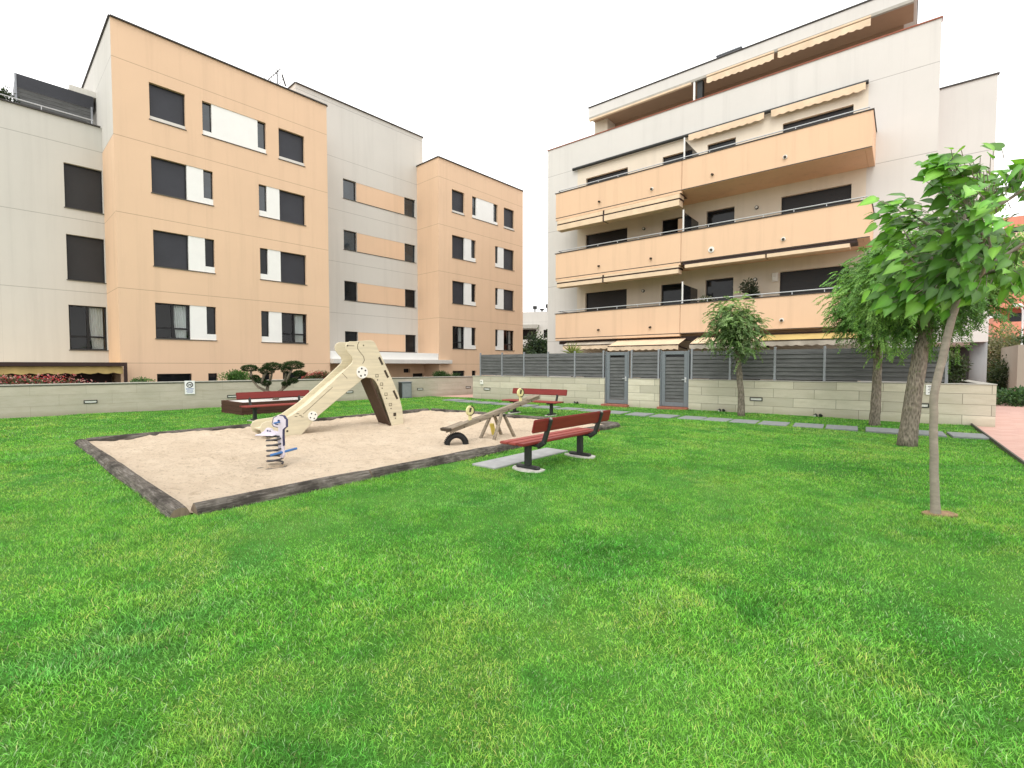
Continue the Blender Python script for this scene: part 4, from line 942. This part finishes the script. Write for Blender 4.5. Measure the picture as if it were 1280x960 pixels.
def bush(name, label, cat, c, r, n, cols, size, group=None, flowers=None, k=14, rz=0):
    T = thing(name, label, cat, (c[0], c[1], c[2]), rz, group)
    P, d, idx = lump(n, (0, 0, r[2]*.55), r, k); P[:, 2] = np.maximum(P[:, 2], 0)
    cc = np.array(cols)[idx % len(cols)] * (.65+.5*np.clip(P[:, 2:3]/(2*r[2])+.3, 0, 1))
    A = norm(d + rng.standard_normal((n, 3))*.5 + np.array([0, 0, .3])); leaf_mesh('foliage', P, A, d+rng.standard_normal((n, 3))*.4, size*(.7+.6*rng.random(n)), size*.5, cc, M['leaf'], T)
    st = MB()
    for i in range(5): st.tube([(random.uniform(-.05, .05), random.uniform(-.05, .05), -.05), (random.uniform(-.6, .6)*r[0], random.uniform(-.6, .6)*r[1], r[2])], [.012, .005], 5)
    st.build('stem', M['bark_pine'], T)
    if flowers:
        nf, fcols = flowers; Pf, df, ix = lump(nf, (0, 0, r[2]*.7), np.array(r)*1.03, k); Pf[:, 2] = np.maximum(Pf[:, 2], r[2]*.3)
        fc = np.array(fcols)[rng.integers(0, len(fcols), nf)]
        leaf_mesh('blossom', Pf, norm(rng.standard_normal((nf, 3))), df + np.array([0, -.5, .6]), .055, .05, fc, M['leaf'], T)
    return T
def lw(t, y, z): return (*loc2(LWO, LWR, t, y), z)
bush('flowering_shrub', 'bed of red and pink geranium flowers above the wall under the yellow awning', 'flowering plant', lw(-.1, .55, .92), (2.4, .35, .28), 5600, [(.10, .17, .06), (.16, .12, .08), (.07, .12, .05)], .085, 'shrubs along the smooth wall', (2300, [(.48, .05, .05), (.55, .22, .22), (.38, .04, .06), (.58, .38, .34), (.34, .14, .12)]), 26, LWR)
bush('low_shrub', 'small pale green shrub beside the brown awning post', 'shrub', lw(3.45, .6, .9), (.42, .3, .18), 900, [(.12, .22, .07), (.09, .17, .06)], .07, 'shrubs along the smooth wall')
bush('low_shrub', 'bright green rounded shrub left of the cloud pruned pine', 'shrub', lw(6.55, .7, .9), (.68, .42, .34), 2600, [(.075, .17, .035), (.055, .13, .03), (.10, .21, .05)], .075, 'shrubs along the smooth wall')
bush('flowering_shrub', 'reddish flowering shrub between the pine and the slide ramp', 'flowering plant', lw(9.7, .65, .9), (.85, .4, .30), 2600, [(.07, .12, .04), (.14, .08, .05), (.06, .10, .04)], .07, 'shrubs along the smooth wall', (800, [(.42, .05, .05), (.30, .06, .05), (.45, .15, .12)]))
bush('topiary_shrub', 'dark clipped round shrub at the right end of the smooth wall', 'shrub', lw(16.6, .7, .9), (.75, .5, .33), 3200, [(.035, .085, .02), (.05, .11, .03)], .06, 'shrubs along the smooth wall')

def frond_tree(name, label, base, trunk_pts, rad, crown_c, crown_r, n_frond, cols, bm, flen=.28, nl=11, lw_=.018, ll=.062, droop=.75, wind=(-.35, 0, 0), k=22, group=None, bark_m='bark_rough', twigs=26):
    T = thing(name, label, 'tree', (*base, 0), 0, group)
    b = MB(); pts = [Vector(p) for p in trunk_pts]; fine = []
    for i in range(len(pts)-1):
        for j in range(4):
            t = j/4; fine.append(pts[i].lerp(pts[i+1], t) + Vector((random.uniform(-.01, .01), random.uniform(-.01, .01), 0)))
    fine.append(pts[-1]); m = len(fine); rr = np.interp(np.linspace(0, 1, m), np.linspace(0, 1, len(rad)), rad)
    b.tube(fine, list(rr), 14, wob=.05)
    top = pts[-1]; cc = Vector(crown_c); ends = []
    cs, _ = blob(twigs, crown_c, np.array(crown_r)*.8, .5)
    for i in range(twigs):
        e_ = Vector(cs[i]); s_ = pts[-2].lerp(top, random.uniform(.3, 1)); mid = s_.lerp(e_, .5) + Vector((random.uniform(-.1, .1), random.uniform(-.1, .1), random.uniform(.05, .25)))
        r0 = rad[-1]*random.uniform(.25, .5); b.tube([s_, s_.lerp(mid, .5)+Vector((0, 0, .04)), mid, e_], [r0, r0*.75, r0*.5, r0*.2], 6)
    b.build('trunk', M[bark_m], T, smooth=True)
    P, d, idx = lump(n_frond, crown_c, crown_r, k, .42)
    u = norm(d*np.array([1, 1, .5]) + np.array(wind) + np.array([0, 0, -.05]) + .55*rng.standard_normal((n_frond, 3)))
    fl = flen*(.7+.6*rng.random(n_frond)); tt = np.linspace(.12, 1, nl)
    Q = P[:, None] + u[:, None]*(tt[None, :, None]*fl[:, None, None]); Q[:, :, 2] -= droop*fl[:, None]*tt[None]**2
    tan = norm(u[:, None] + np.array([0, 0, -1.])*(2*droop*tt[None, :, None])); sidev = np.repeat(orth(u)[:, None], nl, 1)
    res_P, res_A, res_N, res_c = [], [], [], []
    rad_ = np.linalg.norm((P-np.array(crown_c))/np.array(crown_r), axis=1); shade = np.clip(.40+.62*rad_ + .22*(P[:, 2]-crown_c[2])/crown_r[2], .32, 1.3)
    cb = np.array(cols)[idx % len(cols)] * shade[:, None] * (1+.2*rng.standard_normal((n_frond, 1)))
    for sg in (-1, 1):
        A = norm(tan*.75 + sidev*sg*.8 + np.array([0, 0, -.25]) + .12*rng.standard_normal(tan.shape))
        res_P.append(Q.reshape(-1, 3)); res_A.append(A.reshape(-1, 3)); res_N.append((np.cross(tan, sidev)+.5*rng.standard_normal(tan.shape)).reshape(-1, 3)); res_c.append(np.repeat(cb[:, None], nl, 1).reshape(-1, 3))
    n = sum(len(x) for x in res_P)
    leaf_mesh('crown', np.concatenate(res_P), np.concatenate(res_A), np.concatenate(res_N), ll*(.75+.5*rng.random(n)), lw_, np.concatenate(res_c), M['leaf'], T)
    return T
g1 = [(.18, .38, .08), (.14, .31, .07), (.25, .46, .11), (.105, .24, .06)]
frond_tree('street_tree', 'smallest tree, slim with a rounded loose crown, against the block wall', (7.18, 15.06), [(0, 0, -.05), (-.03, 0, .7), (-.10, 0, 1.5), (-.2, 0, 2.2)], [.115, .095, .08, .06], (-.26, 0, 2.80), (.95, .9, .98), 900, [(.22, .36, .12), (.17, .29, .10), (.27, .41, .16), (.13, .23, .08)], None, .30, 9, .03, .085, .45, (0, 0, .1), 24, 'trees on the lawn', 'bark_rough')
frond_tree('street_tree', 'rough barked feathery tree standing closest to the block wall', (9.67, 12.84), [(0, 0, -.05), (.02, 0, .6), (.03, 0, 1.4), (.0, 0, 2.5)], [.13, .112, .10, .08], (-.05, -.1, 3.55), (1.15, 1.0, 1.6), 2900, g1, None, .32, 11, .026, .085, .45, (-.4, -.1, 0), 22, 'trees on the lawn')
frond_tree('street_tree', 'thick leaning rough barked tree with drooping feathery leaves, middle of the three right trunks', (7.74, 9.43), [(0, 0, -.05), (.10, 0, .93), (.22, 0, 1.87), (.40, 0, 2.6)], [.165, .138, .125, .09], (.35, 0, 3.2), (1.5, 1.2, 1.35), 4200, g1, None, .28, 12, .021, .074, .45, (-.35, -.1, 0), 30, 'trees on the lawn')

# broad leaved young tree
BT = thing('street_tree', 'young tree with smooth pale leaning trunk and big heart shaped leaves', 'tree', (4.51, 5.09, 0), 0, 'trees on the lawn')
b = MB(); tp = [Vector(p) for p in ((0, 0, -.05), (-.02, 0, .35), (-.05, 0, .9), (-.06, .0, 1.3), (.04, 0, 1.8), (.13, 0, 2.2), (.20, 0, 2.5))]
fine = []
for i in range(len(tp)-1):
    for j in range(4): fine.append(tp[i].lerp(tp[i+1], j/4)+Vector((random.uniform(-.004, .004), random.uniform(-.004, .004), 0)))
fine.append(tp[-1]); rr = list(np.interp(np.linspace(0, 1, len(fine)), [0, .06, .3, .7, 1], [.058, .042, .037, .035, .033]))
b.tube(fine, rr, 14, wob=.03)
br = [((.20, 0, 2.5), (.32, .1, 2.9), (.52, .2, 3.35), (.66, .25, 3.7)), ((.16, 0, 2.35), (.05, -.15, 2.7), (-.08, -.25, 3.2), (-.10, -.3, 3.7)), ((.14, 0, 2.25), (-.15, .1, 2.45), (-.42, .15, 2.65), (-.65, .2, 2.9)), ((.2, 0, 2.5), (.15, .3, 2.8), (.12, .6, 3.1), (.1, .75, 3.4)), ((.2, 0, 2.5), (.45, -.2, 2.75), (.75, -.35, 3.05), (.95, -.4, 3.3)), ((.18, 0, 2.45), (.12, .0, 2.95), (.22, .0, 3.4), (.3, .0, 3.85)), ((.15, 0, 2.3), (-.05, -.35, 2.5), (-.3, -.55, 2.75), (-.45, -.6, 3.1)), ((.2, 0, 2.5), (.5, .3, 2.7), (.8, .5, 2.8), (1.05, .55, 2.75)), ((-.08, -.25, 3.2), (-.3, -.3, 3.45), (-.45, -.3, 3.6), (-.55, -.3, 3.7)), ((.32, .1, 2.9), (.15, .3, 3.2), (-.1, .4, 3.4), (-.3, .45, 3.55)), ((.14, 0, 2.3), (.0, .25, 2.4), (-.3, .4, 2.45), (-.55, .45, 2.4)), ((.2, 0, 2.5), (.5, -.1, 2.6), (.75, -.15, 2.55), (.95, -.15, 2.45)), ((.2, 0, 2.5), (.05, -.3, 2.9), (-.2, -.4, 3.1), (-.5, -.45, 3.3)), ((.5, .2, 3.3), (.75, .1, 3.5), (.9, .0, 3.65), (1.0, -.05, 3.8))]
LP, LA, LN, LL, LC = [], [], [], [], []
for q_ in br:
    q_ = [Vector((.2+(p[0]-.2)*((.64 if p[2] > 2.95 else .52) if p[0] < .2 else 1), p[1], p[2] if p[2] < 2.5 else 2.5+(p[2]-2.5)*.86)) for p in q_]; b.tube(q_, [.024, .017, .010, .005], 7)
    for s_ in range(64):
        t = random.uniform(.12, 1.0)*3; i = min(2, int(t)); p = q_[i].lerp(q_[i+1], t-i) + Vector((random.uniform(-.14, .14), random.uniform(-.16, .16), random.uniform(-.08, .10)))
        out = (p - Vector((.2, 0, 2.95))); out = out.normalized() if out.length > .01 else Vector((0, 0, 1))
        pet = (out*.6 + Vector((-.30, random.uniform(-.3, .3), random.uniform(-.05, .5)))).normalized(); tip = p + pet*random.uniform(.06, .17)
        b.tube([p, tip], [.004, .0025], 4, cap=False)
        dirn = (out*.5 + Vector((-.55, random.uniform(-.5, .5), random.uniform(-.95, .05)))).normalized()
        LP.append(tip); LA.append(dirn); LN.append(Vector((random.uniform(-.8, .5), -.5+random.uniform(-.7, .7), .65))); L_ = random.choice((.09, .11, .13, .15, .17, .20))*random.uniform(.85, 1.12); LL.append(L_)
        k_ = .38+.62*min(1, max(0, (p-Vector((.2, 0, 2.95))).length/.9)); g_ = random.choice(((.15, .40, .05), (.12, .31, .045), (.23, .50, .07), (.09, .22, .036))); LC.append([x*k_ for x in g_])  # inner leaves coloured darker, the crown's own shade put into the leaf colour
b.build('trunk', M['bark_pale'], BT, smooth=True)
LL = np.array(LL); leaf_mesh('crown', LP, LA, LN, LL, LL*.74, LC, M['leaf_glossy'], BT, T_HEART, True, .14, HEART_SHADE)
o = MB().prism_z([(.19*math.cos(k*.4488)*random.uniform(.7, 1.2)+.06, .10*math.sin(k*.4488)*random.uniform(.8, 1.2)) for k in range(14)], -.02, .012).build('soil', M['soil_dry'], None, (4.51, 5.09, .022)); tag(o, kind='structure')

# ------------------------------------------------------------------ cloud pruned pine in a planter
PL = thing('planter_box', 'dark brown timber planter box holding the pine behind the left bench', 'planter', (-8.59, 15.3, 0), math.atan2(.758, .652))
b = MB(); Lx, Ly = 2.6, 1.75
for z in (-.04, .115, .27):
    b.box(0, Lx, 0, .10, z, z+.15).box(0, Lx, Ly-.1, Ly, z, z+.15).box(0, .1, .102, Ly-.102, z, z+.15).box(Lx-.1, Lx, .102, Ly-.102, z, z+.15)
b.build('side_board', M['planter'], PL, bevel=.008); MB().box(.1, Lx-.1, .1, Ly-.1, .1, .40).build('gravel_fill', M['gravel'], PL)
pc = Vector((-8.59, 15.3)) + Vector((.652, .758))*1.3 + Vector((-.758, .652))*.95 + Vector((.16, 0))
PT_ = thing('pine_tree', 'cloud pruned pine with twisted branches and flat green pads in the planter', 'tree', (pc.x, pc.y, .40)); e_x = Vector((1, .35, 0)).normalized()
def pp(x, z, y=0): return Vector((x, y, z))
# offsets in metres: x sideways, z above the planter
brs = [[(0, -.05), (.02, .12), (-.05, .22)], [(-.05, .22), (-.28, .30), (-.52, .45), (-.72, .66)], [(-.72, .66), (-.78, .85), (-.85, 1.05)], [(-.28, .30), (-.30, .50), (-.16, .75), (-.05, 1.05)], [(-.30, .50), (-.42, .62), (-.30, .88), (-.22, .98)], [(0, .18), (.22, .34), (.40, .50), (.48, .66)], [(.30, .42), (.33, .75), (.42, 1.0)], [(.40, .50), (.55, .85), (.66, 1.10)], [(.48, .66), (.72, .78), (.84, .88)]]
b = MB()
for i, q_ in enumerate(brs):
    q_ = [pp(x, z, .12*math.sin(i*2.3+j)) if j else pp(x, z, 0 if i == 0 else .12*math.sin(i*1.7)*0) for j, (x, z) in enumerate(q_)]
    r0 = .10 if i == 0 else .062; b.tube(q_, list(np.linspace(r0, r0*(.75 if i == 0 else .45), len(q_))), 9, wob=.08)
b.build('trunk', M['bark_pine'], PT_, smooth=True)
pads = [(-.87, 1.10, .27, .09), (-.28, 1.02, .26, .10), (-.06, 1.16, .33, .11), (.66, 1.20, .36, .12), (.42, 1.05, .18, .09), (.86, .92, .20, .08), (-.50, .66, .18, .07), (-.30, .58, .15, .07), (.62, .66, .18, .07), (.40, .56, .14, .06), (-.70, .78, .14, .06)]
for x, z, r_, h_ in pads:
    h_ *= 1.25
    P, d = blob(int(16000*r_*r_)+500, (x, .0, z), (r_, r_*.9, h_), .55); P[:, 2] = np.maximum(P[:, 2], z-h_*.6)
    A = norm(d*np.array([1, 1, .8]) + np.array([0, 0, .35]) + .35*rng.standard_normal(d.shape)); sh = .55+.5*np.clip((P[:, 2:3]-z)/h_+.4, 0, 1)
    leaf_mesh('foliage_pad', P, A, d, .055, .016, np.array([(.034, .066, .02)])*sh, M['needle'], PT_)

# ------------------------------------------------------------------ other planting
YU = thing('yucca_plant', 'small spiky yellow green yucca behind the slat fence', 'plant', (*loc2(RWO, RWR, 4.95, .9), 0))
MB().tube([(0, 0, -.05), (0, 0, 2.12)], [.06, .045], 8).build('trunk', M['bark_pine'], YU)
d = norm(rng.standard_normal((70, 3))+np.array([0, 0, .5])); leaf_mesh('leaves', np.tile([[0, 0, 2.12]], (70, 1)), d, np.cross(d, [[0, 0, 1.]])+[0, 0, .3], .55, .05, (.22, .28, .07), M['leaf'], YU)
bush('potted_shrub', 'round dark shrub on the lowest balcony beside the big shuttered window', 'plant', (*loc2(RBO, RBR, 8.66, 1.0), 4.25), (.42, .38, .52), 900, [(.05, .075, .035), (.10, .11, .08), (.03, .045, .02)], .11)
bush('flowering_plant', 'pale flowering plant peeping over the lowest balcony rail above the small tree', 'plant', (*loc2(RBO, RBR, 7.1, .5), 4.05), (.55, .2, .30), 500, [(.14, .17, .10), (.08, .11, .05)], .08, None, (120, [(.7, .68, .66), (.6, .55, .5)]))
bush('garden_shrub', 'bushy speckled shrub in the passage under the right wing', 'shrub', (*loc2(RWO, RWR, 17.25, 2.7), 1.0), (.62, .6, .80), 2800, [(.10, .14, .06), (.05, .085, .03), (.16, .19, .09), (.035, .055, .02)], .10)
bush('garden_shrub', 'low ground hedge along the pink path right of the block wall', 'hedge', (20.8, 19.6, 0), (2.6, 1.6, .45), 5200, [(.045, .11, .035), (.035, .08, .03), (.065, .14, .05)], .12, k=30)
bush('garden_shrub', 'tall dark hedge behind the round column', 'hedge', (25.2, 24.8, 0), (1.3, 1.2, 1.3), 5200, [(.03, .055, .02), (.045, .07, .03)], .14)
bush('garden_shrub', 'pale yellowish shrub above the dark hedge by the column', 'shrub', (27.0, 27.2, .3), (1.7, 1.2, 2.3), 7000, [(.20, .22, .12), (.12, .15, .07), (.30, .29, .2)], .16)
SBD = thing('service_building', 'low beige service building with a small grey door by the pink path', 'building', (23.2, 22.2, 0), R(-39))
MB().facade(0, 9, -.2, 2.55, [(1.05, 1.65, .2, 1.25)], 0, .2).quad((0, 0, -.2), (0, 0, 2.55), (0, 5, 2.55), (0, 5, -.2)).quad((0, 0, 2.55), (9, 0, 2.55), (9, 5, 2.55), (0, 5, 2.55)).build('wall', M['beige_block'], SBD)
MB().box(1.05, 1.65, .1, .14, .2, 1.25).build('door', M['dark_metal'], SBD); MB().box(1.8, 1.92, -.03, 0, .9, 1.2).build('meter_box', M['dark_metal'], SBD)
bush('ivy', 'green ivy spilling over the roof of the beige service building', 'ivy', (*loc2((23.2, 22.2), R(-39), 1.9, .9), 2.5), (2.0, 1.0, .62), 3600, [(.06, .12, .035), (.10, .17, .05), (.04, .085, .03)], .13, k=22, rz=R(-39))
# street lamp
SLm = thing('street_lamp', 'slim white street lamp with curved arm before the salmon block', 'street lamp', (26.2, 24.9, 0))
MB().tube([(0, 0, 0), (0, 0, 4.2)], [.05, .04], 10).build('pole', M['sign_white'], SLm)
MB().tube([(0, 0, 4.2), (-.02, 0, 4.45), (-.12, 0, 4.62), (-.3, 0, 4.66)], .035, 8).build('arm', M['sign_white'], SLm); MB().tube([(-.55, 0, 4.60), (-.45, 0, 4.68), (-.12, 0, 4.70), (.05, 0, 4.62)], [.03, .09, .08, .02], 10).build('lamp_head', M['sign_white'], SLm)

# ------------------------------------------------------------------ distant buildings and trees
SA = thing('apartment_building', 'distant salmon apartment block with stacked balconies at the right edge', 'apartment block', (47.6, 48.0, 0), R(-39))
b = MB(); b.box(.6, 26, 2.4, 12, -.2, 16.5); b.build('wall', M['salmon'], SA)
for k in range(5):
    z0 = 1.5+2.86*k; m_ = 'salmon' if k < 4 else 'awning'
    bb = MB(); bb.box(0, 26, 0, .25, z0, z0+1.5).box(0, .25, .25, 2.4, z0, z0+1.5).box(.25, 26, .25, 2.4, z0, z0+.3); B = bb.build('balcony', M[m_], SA)
    for j in range(6):
        window(SA, 1.4+j*4.1, 4.4+j*4.1, z0+.35, z0+2.5, 2.24, 'glass', False)
    MB().box(-.15, .55, .3, 2.3, z0+2.0, z0+2.3).build('blind_box', M['sign_white'], SA)
WD = thing('apartment_building', 'distant white building with rooftop vents seen between the two blocks', 'apartment block', (-1.5, 68, 0), R(-14))
hw = [(2.4, 5.0, 5.2, 6.6), (6.0, 7.4, 5.4, 6.5), (9, 11, 5.2, 6.6), (-2, .8, 5.2, 6.6), (2.4, 5.0, 2.2, 3.6), (6, 7.4, 2.2, 3.6)]
MB().facade(-6, 16, -.2, 9.0, hw, 0, .3).quad((-6, 0, 9), (16, 0, 9), (16, 8, 9), (-6, 8, 9)).build('wall', M['white_left'], WD)
for h in hw: window(WD, *h, 0, 'glass', False)
MB().box(2.0, 5.4, -.8, -.7, 6.7, 7.1).box(2.0, 5.4, -.8, 0, 7.1, 7.2).build('awning', M['cap'], WD)
for i, (x, h) in enumerate(((4.6, .9), (5.6, .5), (6.4, 1.1), (8.0, .8), (8.5, .8))): MB().tube([(x, 1, 9), (x, 1, 9+h*.6)], .1, 8).tube([(x, 1, 9+h*.55), (x, 1, 9+h)], .3, 10).build('roof_vent', M['dark_metal'], WD)
def dark_tree(label, c, r, n, cols, trunk_h):
    T = thing('broadleaf_tree', label, 'tree', (c[0], c[1], 0), 0, 'dark trees in the gap between the blocks')
    b = MB(); b.tube([(0, 0, 0), (.05, 0, trunk_h*.5), (0, .05, trunk_h)], [.18, .14, .08], 8)
    for i in range(6): a = i*1.05; b.tube([(0, 0, trunk_h*.6), (r[0]*.5*math.cos(a), r[1]*.5*math.sin(a), c[2]+r[2]*.3)], [.06, .02], 6)
    b.build('trunk', M['bark_pine'], T)
    P, d, idx = lump(n, (0, 0, c[2]), r, 26, .45); P[:, 2] = np.maximum(P[:, 2], .15)
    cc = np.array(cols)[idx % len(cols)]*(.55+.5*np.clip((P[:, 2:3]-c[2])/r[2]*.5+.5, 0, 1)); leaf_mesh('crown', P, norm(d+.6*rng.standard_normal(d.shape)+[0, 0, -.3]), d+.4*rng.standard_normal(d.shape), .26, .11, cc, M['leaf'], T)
dk = [(.04, .075, .035), (.055, .10, .045), (.03, .055, .03), (.08, .12, .06)]
dark_tree('dark bushy tree at the left of the gap between the blocks', (2.0, 40, 2.5), (1.4, 1.4, 2.3), 5200, dk, 3.2)
dark_tree('dark bushy tree at the right of the gap between the blocks', (3.9, 41, 2.7), (1.5, 1.5, 2.6), 5200, dk, 3.4)
dark_tree('dark bushy tree behind the fence, lowest in the gap between the blocks', (1.0, 38, 1.6), (1.3, 1.2, 1.7), 3600, dk, 2.2)
bush('roof_shrub', 'dark shrub on the roof terrace at the top left', 'shrub', (*loc2(LBO, LBR, -2.95, 3.2), 11.6), (.6, .3, .42), 900, [(.02, .035, .015), (.03, .05, .02)], .09)

# ------------------------------------------------------------------ grass
slab_boxes = [((.20, 8.27), math.atan2(.757, .653), 2.0, .50)] + [(c_, RWR, .68, .88) for c_ in steps] + [(c_, RWR, .82, .82) for c_ in back_steps]
def grass_points(r0, r1, dens, half=R(57)):
    a0_, a1_ = (r0*.89)**2, (r1*1.11)**2; area = half*(a1_-a0_); n = int(area*dens)
    r_ = np.sqrt(rng.random(n)*(a1_-a0_)+a0_); a = (rng.random(n)*2-1)*half; x = r_*np.sin(a); y = r_*np.cos(a)
    keep = inpoly(x, y, lawn_poly) & ~inpoly(x, y, SB)
    soft = .22
    keep &= rng.random(n) < np.clip((r_-r0*(1-soft*.5))/(r0*soft), 0, 1)*np.clip((r1*(1+soft*.5)-r_)/(r1*soft), 0, 1)
    for c_, rz, lx, ly in slab_boxes:
        u = (x-c_[0])*math.cos(rz)+(y-c_[1])*math.sin(rz); v = -(x-c_[0])*math.sin(rz)+(y-c_[1])*math.cos(rz)
        keep &= ~((np.abs(u) < lx/2-.01) & (np.abs(v) < ly/2-.01))
    keep &= ((x-4.56)/.15)**2+((y-5.09)/.08)**2 > 1
    for cx_, cy_ in ((.24, 7.33), (1.19, 8.43)): keep &= (x-cx_)**2+(y-cy_)**2 > .22**2
    # worn, thinner places
    thin = vnoise(x, y, .9, 21)*.6+vnoise(x, y, .25, 22)*.4; keep &= rng.random(n) < np.clip(1.25-.75*thin, .3, 1)
    return x[keep], y[keep]
def grass_color(x, y):
    n = len(x)
    a = .35*vnoise(x+.3*y, y, .9, 31)+.40*vnoise(x, y, .32, 32)+.25*vnoise(x, y, .13, 33); yl = .38*vnoise(x+9, y, 1.1, 41)+.37*vnoise(x+.4*y, y+5, .42, 42)+.25*vnoise(x, y, .14, 43); bl = .6*vnoise(x+3, y+8, 1.2, 44)+.4*vnoise(x, y, .3, 45)
    dk, md, yw_, bu = np.array((.10, .37, .05)), np.array((.255, .63, .085)), np.array((.44, .70, .125)), np.array((.15, .43, .13))
    t = np.clip((a-.30)/.36, 0, 1)[:, None]; c = dk*(1-t)+md*t
    t3 = np.clip((bl-.60)/.2, 0, 1)[:, None]*.4; c = c*(1-t3)+bu*t3
    t2 = np.clip((yl-.52)/.2, 0, 1)[:, None]*.62; c = c*(1-t2)+yw_*t2
    c = c*(.62+.5*vnoise(x, y, .07, 35)+.26*vnoise(x+4, y, .25, 36))[:, None]*np.exp(.5*rng.standard_normal((n, 1))-.05)
    dry = rng.random(n) < .02+.10*np.clip(t2[:, 0]-.3, 0, 1); c[dry] = np.array((.48, .43, .22))*(.6+.6*rng.random((dry.sum(), 1)))
    pale = rng.random(n) < .05; c[pale] = np.array((.48, .66, .36))*(.7+.5*rng.random((pale.sum(), 1)))
    return np.clip(c, .01, .85)
def blades(x, y, h0, wd, two):
    n = len(x); z = lawn_h(x, y)-.01; hh = h0*(.5+.9*rng.random(n))*(.7+.7*vnoise(x, y, .7, 51)); a = np.where(rng.random(n) < .25, 2*math.pi*2*vnoise(x, y, .5, 61)+rng.standard_normal(n)*.8, rng.random(n)*2*math.pi); ln = hh*(.3+.9*rng.random(n))
    b0 = a + math.pi/2 + rng.standard_normal(n)*.6; w_ = wd*(.7+.6*rng.random(n))
    px, py = np.cos(b0)*w_/2, np.sin(b0)*w_/2; dx, dy = np.cos(a)*ln, np.sin(a)*ln
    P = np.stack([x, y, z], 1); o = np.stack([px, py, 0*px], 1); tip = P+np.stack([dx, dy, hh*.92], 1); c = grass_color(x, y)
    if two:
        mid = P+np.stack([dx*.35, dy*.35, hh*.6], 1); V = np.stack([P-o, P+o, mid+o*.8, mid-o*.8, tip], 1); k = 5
        C = np.stack([c*.28, c*.28, c*.9, c*.9, c*1.15], 1)  # dark roots: shade in the gaps between blades put into the colours
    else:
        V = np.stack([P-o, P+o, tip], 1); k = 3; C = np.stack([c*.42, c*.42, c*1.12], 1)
    return V.reshape(-1, 3), C.reshape(-1, 3), n, k
Vs, Cs, tris, quads, off = [], [], [], [], 0
for r0, r1, dens, h0, wd, two in ((1.3, 2.8, 25000, .027, .0031, True), (2.8, 4.5, 14500, .027, .0042, True), (4.5, 8, 9500, .03, .0058, False), (8, 14, 3800, .032, .010, False), (14, 27, 1000, .034, .019, False)):
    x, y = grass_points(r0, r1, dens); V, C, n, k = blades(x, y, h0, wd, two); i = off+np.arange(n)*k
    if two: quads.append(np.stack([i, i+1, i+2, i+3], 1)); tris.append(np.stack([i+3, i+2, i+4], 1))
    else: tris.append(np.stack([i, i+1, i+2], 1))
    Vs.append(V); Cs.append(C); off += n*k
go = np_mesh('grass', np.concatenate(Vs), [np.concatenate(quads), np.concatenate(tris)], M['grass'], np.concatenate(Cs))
tag(go, 'short patchy green grass covering the lawn', 'grass', kind='stuff')
